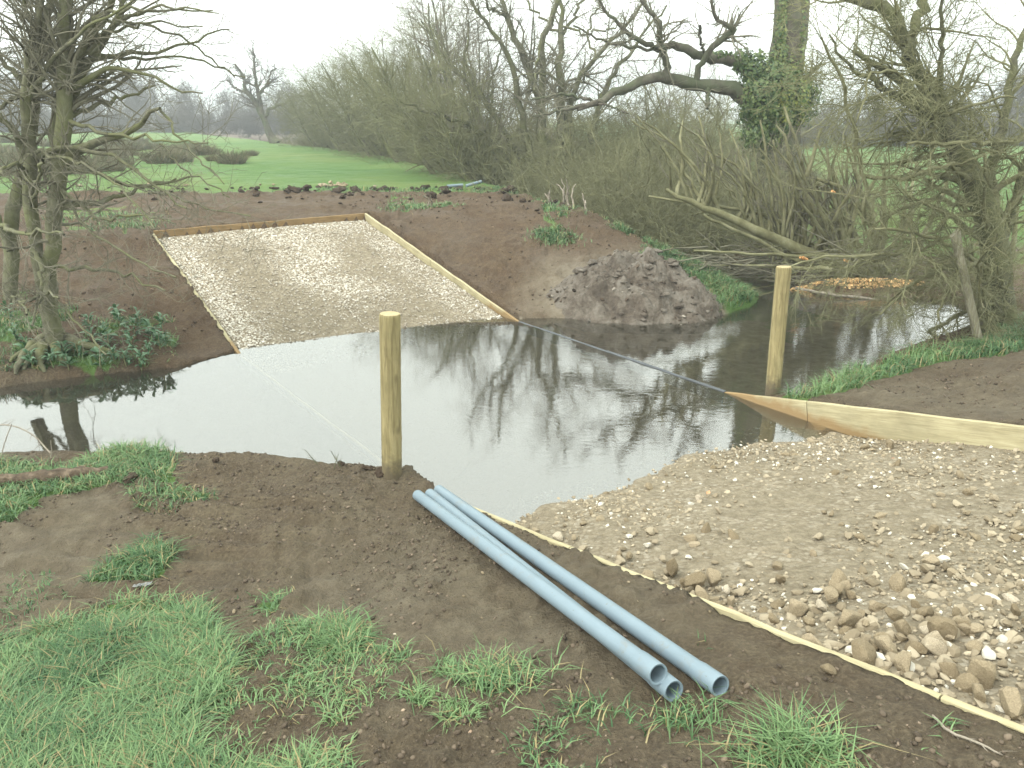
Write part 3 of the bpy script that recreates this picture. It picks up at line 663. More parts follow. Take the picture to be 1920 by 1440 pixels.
# ------------------------------------------------------------------ timber: edging boards, posts
def plank(name, p0, p1, h, t, mat_, parent, rg, seg=8):
    """board whose top edge runs p0 > p1; object origin p0, local X along the board"""
    p0, p1 = np.asarray(p0, float), np.asarray(p1, float); d = p1 - p0; L = np.linalg.norm(d); ex = d/L
    ey = np.cross([0, 0, 1], ex); ey /= np.linalg.norm(ey); ez = np.cross(ex, ey)
    c = .006; prof = np.array([(-t/2, -h), (t/2, -h), (t/2, -c), (t/2 - c, 0), (-t/2 + c, 0), (-t/2, -c)])
    xs = np.linspace(0, L, seg); V = []
    off = rg.normal(0, .004, (seg, 2)); off[0] = off[-1] = 0
    for k, x in enumerate(xs):
        for a, b in prof: V.append((x, a + off[k, 0], b + off[k, 1]*.6))
    n = len(prof); i = np.arange(seg*n).reshape(seg, n); j = np.roll(i, -1, 1)
    Q = np.stack([i[:-1], j[:-1], j[1:], i[1:]], -1).reshape(-1, 4)
    caps = [np.array([[0, 5, 2, 1]]), np.array([[5, 4, 3, 2]]), np.array([[0, 1, 2, 5]]) + (seg-1)*n, np.array([[2, 3, 4, 5]]) + (seg-1)*n]
    me = new_mesh(name, np.array(V), [Q] + caps, False)
    o = obj(name, me, mat_, parent)
    import mathutils
    o.matrix_local = mathutils.Matrix(((ex[0], ey[0], ez[0], p0[0]), (ex[1], ey[1], ez[1], p0[1]), (ex[2], ey[2], ez[2], p0[2]), (0, 0, 0, 1)))
    return o
def tpt(w, v, z): p = tr_pt(np.array(w), np.array(v)); return np.array([p[0], p[1], z])
def edging(v, ws, zf, h, mat_, label, t=.045, stakes=False, mats=None):
    rg = np.random.default_rng(int(v*100) + int(ws[0]*10))
    root = empty('timber_edging', tpt(ws[0], v, zf(ws[0])), label, 'edging board', 'boards edging the stone track')
    r0 = np.array(root.location)
    for k, (a, b) in enumerate(zip(ws[:-1], ws[1:])):
        dz = rg.normal(0, .005)
        p0, p1 = tpt(a + .004, v, zf(a) + dz) - r0, tpt(b - .004, v, zf(b) + dz) - r0
        plank('plank', p0, p1, h, t, (mats or [mat_]*9)[k], root, rg, 2 + int(abs(b-a)*4))
        if stakes:
            for q in np.linspace(a, b, 3)[(0 if k == 0 else 1):]:
                s = 1 if v > 4 else -1
                x = tpt(q, v + s*.05, zf(q) - .012) - r0
                plank('stake', x, x + np.array([U[0], U[1], 0])*.06, .35, .04, mat_, root, rg, 2)
    return root
nz = lambda w: .19*(5.25 - w); fz = lambda v: (lambda w: far_slope(v)*(w - far_start(v)) + .03)
edging(VL - .022, [-1.6, 1.0, 3.2, 5.45], lambda w: nz(w) - .004, .16, M['board'], 'low pale edging board sunk in soil beside the three grey pipes', .034)
edging(VR + .022, [-1.5, 1.4, 4.2, 5.26], nz, .29, M['board'], 'pale edging board standing proud of the stones by the leaning round post')
edging(VL - .022, [9.85, 12.1, 14.25], fz(VL), .24, M['board'], 'thin edging board of the far ramp below the leafy plants and bare tree')
edging(VR + .022, [9.1, 11.7, 14.25], fz(VR), .24, M['board'], 'long pale edging board on the far ramp beside the clay heap')
edging(VL - .022, [5.5, 7.7, 9.83], lambda w: -.012, .05, M['board_under'], 'straight submerged board showing as a white line under the water', .035)
edging(VR + .022, [5.22, 7.2, 9.12], lambda w: .003, .14, M['board_dark'], 'dark wet board awash along the upstream edge of the ford', .05)
def back_board():
    rg = np.random.default_rng(3); vs = [VL - .045, 4.75, VR + .0]
    root = empty('timber_edging', tpt(14.27, vs[0], 1.1), 'brown stained board closing the top of the far ramp', 'edging board', 'boards edging the stone track'); r0 = np.array(root.location)
    for a, b in zip(vs[:-1], vs[1:]):
        za, zb = (fz(VL)(14.27) + (fz(VR)(14.27) - fz(VL)(14.27))*((q - VL)/(VR-VL)) for q in (a, b))
        plank('plank', tpt(14.275, a + .003, za) - r0, tpt(14.275, b - .003, zb) - r0, .3, .045, M['board_wet'], root, rg, 10)
back_board()

def round_post(p, top, r, label, rg):
    p, top = np.asarray(p, float), np.asarray(top, float); n, K = 40, 34; ax = top - p; L = np.linalg.norm(ax)
    zs = np.concatenate([[-.35], np.linspace(0, L - .02, K - 4), [L - .008, L]]); rs = np.full(len(zs), r); rs[-2] = r*.985; rs[-1] = r*.93
    th = np.arange(n)*2*PI/n; Z, T = np.meshgrid(zs, th, indexing='ij')
    knot = 0
    for _ in range(7):
        kz, kt = rg.uniform(.1, L - .1), rg.uniform(0, 6.28); dt = np.angle(np.exp(1j*(T - kt))); knot = knot + .05*np.exp(-((Z - kz)/.035)**2 - (dt/.35)**2)
    crack = np.zeros_like(Z)
    for kt in (-1.1, 2.2, -2.3): crack += .10*np.exp(-(np.angle(np.exp(1j*(T - kt - .06*np.sin(Z*3))))/.06)**2)*smooth(.2, .6, Z/L + .2)
    Rr = rs[:, None]*(1 + .03*(vn(T*3/PI*2, Z*1.3, 5) - .5) + knot - crack + .012*np.sin(T*2 + Z))
    Rr = Rr*(1 + .03*(1 - Z/L))
    V = np.stack([Rr*np.cos(T), Rr*np.sin(T), Z], -1).reshape(-1, 3); i = np.arange(len(zs)*n).reshape(len(zs), n); j = np.roll(i, -1, 1)
    Q = np.stack([i[:-1], j[:-1], j[1:], i[1:]], -1).reshape(-1, 4)
    root = empty('timber_post', p, label, 'post', 'round posts marking the ford')
    ez = ax/L; ex = np.cross([0, 1, 0], ez); ex /= np.linalg.norm(ex); ey = np.cross(ez, ex)
    import mathutils
    mw = mathutils.Matrix(((ex[0], ey[0], ez[0], p[0]), (ex[1], ey[1], ez[1], p[1]), (ex[2], ey[2], ez[2], p[2]), (0, 0, 0, 1)))
    root.matrix_world = mw
    obj('shaft', new_mesh('shaft', V, [Q]), M['post'], root)
    topv = V.reshape(len(zs), n, 3)[-1]; rings = [topv*np.array([f, f, 1]) + np.array([0, 0, .002*(1-f)]) for f in (1, .66, .33)]
    TV = np.concatenate(rings + [[[0, 0, L + .002]]]); i = np.arange(3*n).reshape(3, n); j = np.roll(i, -1, 1)
    obj('end_grain', new_mesh('end_grain', TV, [np.stack([i[:-1], j[:-1], j[1:], i[1:]], -1).reshape(-1, 4), np.stack([i[2], j[2], np.full(n, 3*n)], -1)]), M['endgrain'], root)
r_ = np.random.default_rng(2)
pb = ground_hit(735, 888); Yb = pb[1]
pt = at(731, 588, Yb - .02); round_post(pb, pt, .078, 'upright round timber post on the near bank beside the grey pipes', r_)
b2 = at(1447, 748, 7.95); b2[2] = .10; tp = at(1470, 500, 7.95); round_post(b2, tp, .077, 'leaning round timber post behind the pale board at the water edge', r_)

def square_post(p, top, s, label):
    p, top = np.asarray(p), np.asarray(top); K = 12; rg = np.random.default_rng(9); ax = top - p
    V = []; 
    for k in range(K):
        f = k/(K-1)*1.15 - .15; c = p + ax*f; wv = s*(1 - .12*max(f, 0)); 
        for a, b in ((-1, -.6), (-.6, -1), (.6, -1), (1, -.6), (1, .6), (.6, 1), (-.6, 1), (-1, .6)):
            V.append((c[0] + a*wv/2*(1 + rg.normal(0, .07)), c[1] + b*wv/2*(1 + rg.normal(0, .07)), c[2] + (.05*a*s*10 if k == K-1 else 0)))
    i = np.arange(K*8).reshape(K, 8); j = np.roll(i, -1, 1)
    V = np.array(V) - p; Q = np.stack([i[:-1], j[:-1], j[1:], i[1:]], -1).reshape(-1, 4); l = i[-1]
    o = obj('fence_post', new_mesh('fence_post', V, [Q, np.array([[l[0], l[1], l[2], l[3]], [l[0], l[3], l[4], l[7]], [l[4], l[5], l[6], l[7]]])], False), M['fence'], None, p)
    return tag(o, 'old weathered leaning fence post on the grassy bank under the hawthorn', 'fence post')
fp = ground_hit(1836, 645); square_post(fp, at(1790, 437, fp[1] + .1), .10, '')

# ------------------------------------------------------------------ pipes
def pipe(a, b, r, name, label, group, bell=True, n=36, wall=.0045):
    """a = near end centre, b = far end centre; socket at the near end"""
    a, b = np.asarray(a, float), np.asarray(b, float); d = b - a; L = np.linalg.norm(d); ez = d/L; ex = np.cross(ez, [0, 0, 1]); ex /= np.linalg.norm(ex); ey = np.cross(ez, ex)
    import mathutils
    root = empty(name, a, label, 'pipe', group)
    root.matrix_world = mathutils.Matrix(((ex[0], ey[0], ez[0], a[0]), (ex[1], ey[1], ez[1], a[1]), (ex[2], ey[2], ez[2], a[2]), (0, 0, 0, 1)))
    th = np.arange(n)*2*PI/n
    def lathe(prof, nm, closed=True):
        V = np.array([(q*math.cos(t), q*math.sin(t), z) for q, z in prof for t in th]); K = len(prof); i = np.arange(K*n).reshape(K, n); j = np.roll(i, -1, 1)
        Q = [np.stack([i[:-1], j[:-1], j[1:], i[1:]], -1).reshape(-1, 4)]
        if closed: Q.append(np.stack([i[-1], j[-1], j[0], i[0]], -1))
        me = new_mesh(nm, V, Q, True); obj(nm, me, M['pipe'], root)
        try: me.set_sharp_from_angle(angle=math.radians(40))
        except Exception: pass
    s = .13 if bell else 0
    lathe([(r, s)] + [(r, s + (L-s)*k/6) for k in range(1, 6)] + [(r, L), (r - wall, L)] + [(r - wall, L - (L-s)*k/6) for k in range(1, 6)] + [(r - wall, s)], 'barrel')
    if bell: lathe([(r + .0005, s + .02), (r + .004, s - .01), (r + .0045, 0.002), (r + .004, 0), (r + .0005, 0), (r - wall + .0005, .003), (r - wall + .0003, s - .01), (r - wall - .0003, s + .02)], 'socket')
R_ = .0405
def on_ground(px, py, dz=0):
    q = ground_hit(px, py); return q
def pipe_end(px, py):      # centre of a pipe end resting on the soil
    d = ray(px, py); o = np.array([0, 0, CAM_Z]); t = np.linspace(1.5, 12, 4000); P = o + t[:, None]*d
    h = height(P[:, 0], P[:, 1], False) + R_ + .012; k = np.argmax(P[:, 2] < h); return P[k]
n2, f2 = pipe_end(1264, 1296), pipe_end(806, 926)
dv = (f2 - n2)/np.linalg.norm(f2 - n2); side = np.cross(dv, [0, 0, 1]); side /= np.linalg.norm(side)     # to the right of the pipe seen along it
if side[0] > 0: side = -side
n1 = n2 + side*.046 + np.array([0, 0, .070]) + dv*.05; f1 = f2 + side*.088 + dv*.03
n3, f3 = pipe_end(1351, 1287), f2 - side*.088 + dv*.05
pipe(n2, f2, R_, 'plastic_pipe', 'middle grey-blue plastic pipe tucked under its neighbour on the soil', 'three long pipes by the ford')
pipe(n1, f1, R_, 'plastic_pipe', 'grey-blue plastic pipe whose open end rides up on its neighbour', 'three long pipes by the ford')
pipe(n3, f3, R_, 'plastic_pipe', 'grey-blue plastic pipe splayed apart from the other two, nearest the stones', 'three long pipes by the ford')
for a, b, lab in [((838, 357), (868, 353), 'short grey-blue pipe offcut lying in the grass at the far field edge'), ((874, 356), (903, 350), 'short grey-blue pipe offcut propped on a soil clod at the field edge')]:
    A, B = ground_hit(*a), ground_hit(*b); B[1] = A[1] + .15; B[0] = at(b[0], b[1], B[1])[0]; A[2] += .10; B[2] = A[2] + (.02 if a[0] < 850 else .10)
    pipe(A, B, R_, 'pipe_offcut', lab, 'pipe offcuts at the field edge', False, 20)

# ------------------------------------------------------------------ trees
def tree_obj(name, base, label, cat, group, parts):
    root = empty(name, base, label, cat, group); b = np.asarray(base, float)
    for pn, V, Q, m in parts: obj(pn, new_mesh(pn, V - b, [Q]), m, root)
    return root
def chain(P, R, levels, rg, sides=(5, 3, 3, 3)):
    """levels: dicts for grow(); returns list of (P,R) incl. the start"""
    out = [(P, R)]
    for lv in levels: out.append(grow(*out[-1], rg=rg, **lv))
    return out
def mesh_levels(lv, sides): return merge([tubes(P, R, s) for (P, R), s in zip(lv, sides)])
def cat_limbs(ls): return np.concatenate([a for a, _ in ls]), np.concatenate([b for _, b in ls])

def snap(sec, main, lim=.9):
    P, R = sec; M0 = main[0].reshape(-1, 3); K = P.shape[1]
    for k in range(len(P)):
        d = M0 - P[k, 0]; j = np.argmin((d**2).sum(1))
        if np.linalg.norm(d[j]) < lim: P[k] += d[j]*np.linspace(1, 0, K)[:, None]
    return P, R

def left_tree():
    rg = np.random.default_rng(21); Yt = ground_hit(100, 655)[1]; base = ground_hit(100, 655)
    S = [  # main stems: pixel, pixel, thickness
        ([(112,690,60),(98,640,46),(90,560,36),(100,430,38),(112,300,40),(122,200,38),(122,120,34),(118,60,32),(130,-60,28),(140,-200,20)], 0),
        ([(90,600,30),(70,480,30),(55,380,34),(58,290,36),(52,220,26),(45,140,20),(75,40,14),(88,-80,9)], -.3),
        ([(20,560,34),(18,470,36),(25,380,34),(45,320,30),(60,250,26),(65,170,22),(80,60,16),(110,-60,12)], .4),
        ([(110,330,30),(105,240,34),(118,160,26),(95,110,20),(80,40,16),(60,-60,9)], .2),
        ([(122,170,24),(150,95,20),(185,50,16),(215,0,13),(250,-80,9)], -.3),
        ([(125,215,26),(150,140,20),(205,62,16),(232,10,12),(240,-90,9)], .5),
        ([(60,210,18),(40,150,14),(10,120,10),(-30,80,8)], .3), ([(58,300,18),(20,240,14),(-20,200,10)], -.4),
        ([(20,470,20),(-20,380,16),(-40,250,12),(-20,120,10)], .1), ([(60,180,14),(75,80,11),(45,10,8),(40,-60,6)], -.4),
    ]
    Lm = [  # side limbs
        ([(105,285,26),(150,262,20),(200,250,16),(250,240,14),(272,208,10),(300,203,7)], -.5),
        ([(252,241,11),(290,262,8),(330,270,6),(390,268,4)], -.8), ([(300,203,7),(330,250,5),(370,300,4),(420,345,3)], -.9),
        ([(60,300,14),(110,275,13),(170,278,10),(240,310,8),(290,350,6),(350,390,4)], -.9),
        ([(40,285,8),(100,290,8),(165,312,6),(235,355,5),(290,430,4)], -1.2), ([(0,380,8),(40,335,7),(80,300,6)], -1.2),
        ([(100,375,16),(170,372,14),(220,360,10),(270,350,7),(330,335,5)], .6),
        ([(100,520,10),(160,515,9),(215,518,7),(260,530,5),(310,545,4)], -.7), ([(150,520,6),(140,560,6),(165,610,5),(200,665,4)], -1.0),
        ([(60,440,12),(70,500,10),(74,560,7),(60,610,5)], -.9), ([(240,375,6),(245,440,5),(270,480,5),(330,520,4)], -1),
        ([(120,165,18),(165,140,14),(215,115,10),(290,135,7),(340,170,5),(380,175,3)], -.4),
        ([(130,150,16),(180,105,12),(250,105,9),(330,92,6),(400,60,4),(430,55,3)], .5), ([(150,130,12),(225,45,9),(300,20,6),(400,20,3)], .4),
        ([(150,140,12),(220,115,9),(270,128,7),(345,110,5),(420,130,4),(460,145,3)], .8), ([(150,70,11),(165,20,9),(240,5,7),(330,8,5),(410,25,3)], -.5),
        ([(100,170,12),(160,150,10),(200,143,8),(222,122,6)], .3), ([(60,170,10),(20,200,8),(-30,210,6)], .4), ([(75,190,12),(120,95,9),(200,40,6),(280,-20,4)], -.6),
        ([(230,50,8),(300,55,6),(370,85,4),(440,145,3)], .9), ([(215,120,8),(300,60,5),(380,50,3)], -.2), ([(240,20,9),(235,-40,7),(300,-60,5)], .1),
        ([(45,320,10),(20,300,9),(-20,340,7)], -.5), ([(110,240,12),(180,205,9),(230,190,7),(290,160,5)], .9),
        ([(-60,420,12),(0,440,9),(60,430,7),(120,440,5)], -1.2), ([(-60,560,8),(20,560,7),(60,545,5),(110,560,4)], -1.3), ([(-60,620,7),(0,600,6),(50,590,5)], -1.5),
        ([(120,250,14),(200,330,9),(280,345,7),(360,330,5)], 1.0), ([(100,340,9),(180,410,7),(260,400,5),(330,420,3)], -1.1), ([(240,355,5),(320,380,4),(400,395,3),(470,405,3)], -1.0), ([(300,270,5),(350,320,4),(430,370,3)], -.6),
    ]
    main = cat_limbs([limb([(a, b, c*.62) for a, b, c in p], Yt + .15*k % .5, 22, dy, .012, rg) for k, (p, dy) in enumerate(S)])
    side = cat_limbs([limb([(a, b, c*.72) for a, b, c in p], Yt, 16, dy*1.2, .018, rg) for p, dy in Lm])
    side = snap(side, main)
    g1 = grow(side[0], side[1], 210, (.3, .95), (.4, 1.2), .14, .24, 0, 7, .36, .15, 1, .004, rg, bias=(.1, 0, 0))
    g1b = grow(main[0], main[1], 150, (.5, 1.3), (.5, 1.3), .1, .22, -.01, 7, .22, .3, 1, .0045, rg)
    top = (main[0][:, 12:], main[1][:, 12:]); g1c = grow(top[0], top[1], 120, (.6, 1.5), (.3, 1.0), .15, .12, 0, 7, .35, 0, 1, .005, rg)
    g1 = (np.concatenate([g1[0], g1b[0], g1c[0]]), np.concatenate([g1[1], g1b[1], g1c[1]]))
    g2 = grow(*g1, 2700, (.15, .5), (.4, 1.2), .0, .22, -.02, 5, .6, .1, 1, .0032, rg); g3 = grow(*g2, 5000, (.06, .2), (.5, 1.3), 0, .25, 0, 3, .7, .1, 1, .0025, rg)
    # knotted roots spreading over the bank
    roots = []
    for a, b in [((100,640),(180,668)),((105,650),(250,672)),((90,650),(20,680)),((80,660),(45,695)),((100,660),(130,690)),((60,670),(30,705)),((75,672),(85,702)),((95,645),(150,655))]:
        p, q = ground_hit(*a), ground_hit(*b); mid = (p+q)/2 + np.array([0, -.05, .08]); r = resample([[*p + [0, .1, .12], .07], [*mid, .045], [*q, .02]], 10, .012, rg); roots.append((r[None, :, :3], r[None, :, 3]))
    rt = cat_limbs(roots)
    V1, Q1 = merge([tubes(*main, 10), tubes(*rt, 7)]); V2, Q2 = tubes(*side, 6); V3, Q3 = merge([tubes(*g1, 4), tubes(*g2, 3), tubes(*g3, 3)])
    tree_obj('bare_tree', base, 'bare many-stemmed tree rooted in the bank with branches drooping over the far ramp', 'tree', None,
             [('trunk', V1, Q1, M['bark']), ('branches', V2, Q2, M['bark']), ('twigs', V3, Q3, M['twig_grey'])])
left_tree()

def hawthorn():
    rg = np.random.default_rng(33); Y0 = 10.6; base = np.array([at(1870, 600, Y0)[0], Y0, 0]); base[2] = H1(base[0], base[1])
    S = [([(1880,640,60),(1868,520,58),(1858,420,54),(1830,350,50),(1790,270,36),(1745,205,28),(1700,160,20),(1650,120,14),(1600,95,9)], -.3),
         ([(1850,400,50),(1815,310,40),(1780,220,36),(1740,170,28),(1700,110,26),(1690,40,26),(1660,10,28),(1600,0,20),(1540,-20,12)], .4),
         ([(1700,110,22),(1720,40,20),(1740,-20,22),(1750,-90,16)], .2), ([(1780,230,20),(1700,190,14),(1640,155,10),(1590,125,7),(1555,65,4)], -.6),
         ([(1840,360,22),(1880,240,18),(1900,120,14),(1930,20,10)], .5), ([(1870,480,26),(1900,380,20),(1940,260,14),(1950,150,10)], -.4),
         ([(1740,200,14),(1690,190,11),(1650,165,9),(1620,110,6),(1600,80,4)], .3), ([(1770,255,14),(1765,160,10),(1768,60,8),(1760,-30,6)], -.7)]
    S2 = [([(1620,420,8),(1625,380,8),(1605,260,7),(1590,180,6),(1560,110,5),(1540,70,3)], -.8), ([(1700,330,6),(1712,270,6),(1690,220,5),(1640,160,4),(1610,150,4),(1605,230,3)], -1.0),
          ([(1920,260,6),(1850,270,7),(1770,268,6),(1700,270,4)], -1.0), ([(1620,330,7),(1700,335,7),(1760,310,6),(1830,300,5)], -.8), ([(1790,440,6),(1720,470,6),(1640,490,6),(1560,480,5),(1480,500,3)], -.6),
          ([(1880,500,8),(1800,450,7),(1720,430,6),(1640,430,4)], -.9), ([(1920,560,6),(1860,545,6),(1850,590,5),(1840,500,4)], -1.2), ([(1890,640,5),(1850,560,5),(1830,500,4),(1870,440,4)], -1.4),
          ([(1915,620,4),(1900,540,4),(1870,500,3)], -1.5), ([(1930,500,7),(1870,480,7),(1800,520,6),(1760,600,4)], -.8), ([(1860,420,9),(1770,370,8),(1690,390,6),(1620,440,4)], .4),
          ([(1870,520,9),(1780,500,8),(1700,540,6),(1650,590,4)], -.2), ([(1880,560,8),(1800,580,7),(1740,620,5),(1720,650,4)], .2), ([(1860,400,8),(1800,400,7),(1740,440,5),(1700,520,4)], -.6)]
    main = cat_limbs([limb([(a, b, c*.74) for a, b, c in p], Y0, 20, dy, .016, rg) for p, dy in S]); sec = snap(cat_limbs([limb(p, Y0, 18, dy, .018, rg) for p, dy in S2]), main)
    allm = (np.concatenate([main[0], sec[0][:, np.linspace(0, 17, 20).astype(int)]]), np.concatenate([main[1], sec[1][:, np.linspace(0, 17, 20).astype(int)]]))
    g0 = grow(*allm, 330, (.6, 1.5), (.4, 1.3), .0, .16, -.01, 8, .34, .12, 1, .006, rg)
    g1 = grow(*g0, 2100, (.3, .85), (.35, 1.2), .03, .18, -.005, 6, .5, .1, 1, .0042, rg); g2 = grow(*g1, 8000, (.12, .42), (.4, 1.2), .03, .22, 0, 4, .6, .1, 1, .003, rg)
    g3 = grow(*g2, 9000, (.05, .16), (.5, 1.3), 0, .2, 0, 3, .8, .1, 1, .0026, rg)
    V1, Q1 = tubes(*main, 10); V2, Q2 = merge([tubes(*sec, 5), tubes(*g0, 5)]); V3, Q3 = merge([tubes(*g1, 3), tubes(*g2, 3), tubes(*g3, 3)])
    tree_obj('hawthorn_tree', base, 'dense twiggy hawthorn leaning over the old fence post and the stream', 'tree', None, [('trunk', V1, Q1, M['bark']), ('branches', V2, Q2, M['shoot']), ('twigs', V3, Q3, M['twig_olive'])])
hawthorn()

def leaves_at(C, N, S, colA, colB, rg, k=1.6):
    """pointed leaves as two-triangle folded quads; C centres, N outward dirs, S sizes"""
    n = len(C); t = rg.normal(size=(n, 3)); t -= (t*N).sum(1, keepdims=True)*N; t /= np.linalg.norm(t, axis=1, keepdims=True) + 1e-9; t[:, 2] -= .25
    b = np.cross(N, t); b /= np.linalg.norm(b, axis=1, keepdims=True) + 1e-9
    s = S[:, None]; V = np.stack([C - t*s*.5*k*.6, C + b*s*.5 + N*s*.12, C + t*s*.6*k*.6, C - b*s*.5 + N*s*.12], 1)
    i = np.arange(4*n).reshape(n, 4); Fc = np.concatenate([i[:, [0, 1, 2]], i[:, [0, 2, 3]]])
    f = rg.random((n, 1)); C_ = np.asarray(colA)*(1-f) + np.asarray(colB)*f
    return V.reshape(-1, 3), Fc, np.repeat(C_, 4, 0)

def oak():
    rg = np.random.default_rng(44); Y0 = 19.0; base = np.array([at(1462, 300, Y0)[0], Y0, .7])
    S = [([(1458,420,80),(1458,330,72),(1462,250,66),(1470,170,58),(1478,90,56),(1484,20,54),(1490,-120,50),(1500,-300,40)], 0),
         ([(1452,270,40),(1430,215,42),(1400,180,40),(1365,165,32),(1320,158,30),(1275,150,26),(1222,142,24),(1170,168,20),(1120,195,16),(1082,205,11)], -1.0),
         ([(1450,215,36),(1432,160,34),(1400,125,28),(1350,108,24),(1310,102,22),(1275,88,18),(1255,84,16),(1232,95,13)], -.6)]
    T = [([(1222,144,16),(1228,118,15),(1220,90,13),(1222,60,12),(1228,35,11),(1215,25,9),(1200,-5,7)], -1.1), ([(1232,122,10),(1240,112,9),(1232,92,8)], -1.2),
         ([(1220,72,12),(1195,72,11),(1165,55,9),(1140,25,7),(1120,-5,5)], -1.0), ([(1165,58,7),(1110,65,5),(1075,48,4)], -1.2),
         ([(1296,150,14),(1300,118,13),(1318,100,12),(1328,82,14),(1345,70,14),(1383,53,13),(1360,48,9),(1335,40,8),(1328,5,6),(1335,-40,4)], -1.2), ([(1335,42,6),(1318,46,5),(1312,48,7)], -1.2),
         ([(1082,205,10),(1040,212,7),(1000,218,4)], -1.4), ([(1082,204,8),(1050,186,6),(1020,184,5),(995,188,3)], -1.3), ([(1300,160,10),(1316,182,8),(1326,204,6)], -1.0), ([(1478,150,10),(1510,145,9),(1540,118,6)], -.5),
         ([(1490,-60,20),(1560,-110,12)], 0), ([(1100,200,6),(1140,205,4),(1180,212,3)], -1.5)]
    main = cat_limbs([limb([(a, b, c*(1 if q == 0 else .74)) for a, b, c in p], Y0, 26, dy, .02, rg) for q, (p, dy) in enumerate(S)]); sec = snap(snap(cat_limbs([limb([(a, b, c*.8) for a, b, c in p], Y0, 18, dy, .018, rg) for p, dy in T]), main, 1.6), main, .01)
    g1 = grow(sec[0], sec[1], 150, (.3, 1.1), (.4, 1.2), .1, .2, 0, 6, .4, .3, 1, .007, rg); g2 = grow(*g1, 700, (.15, .5), (.4, 1.2), .05, .22, 0, 4, .6, .2, 1, .005, rg)
    V1, Q1 = tubes(*main, 14)
    V1 = V1 + (.05*vn3(V1*2.2, 3))[:, None]; V3, Q3 = merge([tubes(*g1, 4), tubes(*g2, 3)])
    root = tree_obj('ivy_clad_oak', base, 'stout trunk wrapped in ivy with a long crooked limb reaching over the thicket', 'tree', None, [('trunk', V1, Q1, M['oak'])] + [('limb', *tubes(sec[0][k:k+1], sec[1][k:k+1], 8), M['oak']) for k in range(len(T))] + [('twigs', V3, Q3, M['twig_grey'])])
    # ivy: thick round the fork, thinning up the left side of the trunk and along the limbs
    C = []; Nn = []
    def blob(px, py, rx, ry, n, dy=0, hollow=.55):
        c = at(px, py, Y0 - .2 + dy); q = rg.normal(size=(n, 3)); q /= np.linalg.norm(q, axis=1, keepdims=True); q[:, 1] = -np.abs(q[:, 1])*np.where(rg.random(n) < .75, 1, -1)
        lump = 1 + 1.5*vn3(q*2.5 + px*.01, 7); r = (hollow + (1-hollow)*rg.random((n, 1))**.5)*lump[:, None]
        C.append(c + q*r*np.array([rx, (rx+ry)*.45, ry])/F*19.6); Nn.append(q)
    for a in [(1440,180,55,62,2600),(1415,135,32,34,900),(1390,112,22,20,420),(1450,225,50,42,1500),(1480,190,52,48,1700),(1505,165,34,26,600),(1470,140,36,30,800),(1430,255,44,30,900),(1460,110,16,40,420),(1462,60,9,42,300),(1465,10,7,40,220),(1350,104,22,9,150),(1410,205,24,30,500),(1496,120,8,60,120),(1500,50,6,60,90),(1500,205,30,24,400)]: blob(a[0], a[1], a[2]*.92, a[3]*.95, int(a[4]*1.25))
    C = np.concatenate(C); Nn = np.concatenate(Nn); S_ = rg.uniform(.045, .095, len(C))
    V, Fc, col = leaves_at(C, Nn, S_, (.034, .075, .026), (.155, .205, .070), rg, 1.3)
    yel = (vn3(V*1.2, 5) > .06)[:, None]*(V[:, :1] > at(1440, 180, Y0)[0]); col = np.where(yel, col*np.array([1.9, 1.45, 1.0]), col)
    me = new_mesh('ivy', V - base, [Fc], False); add_col(me, 'col', col); tag(obj('ivy', me, M['leaf'], root), 'glossy green ivy, yellower on the right', kind='stuff')
oak()

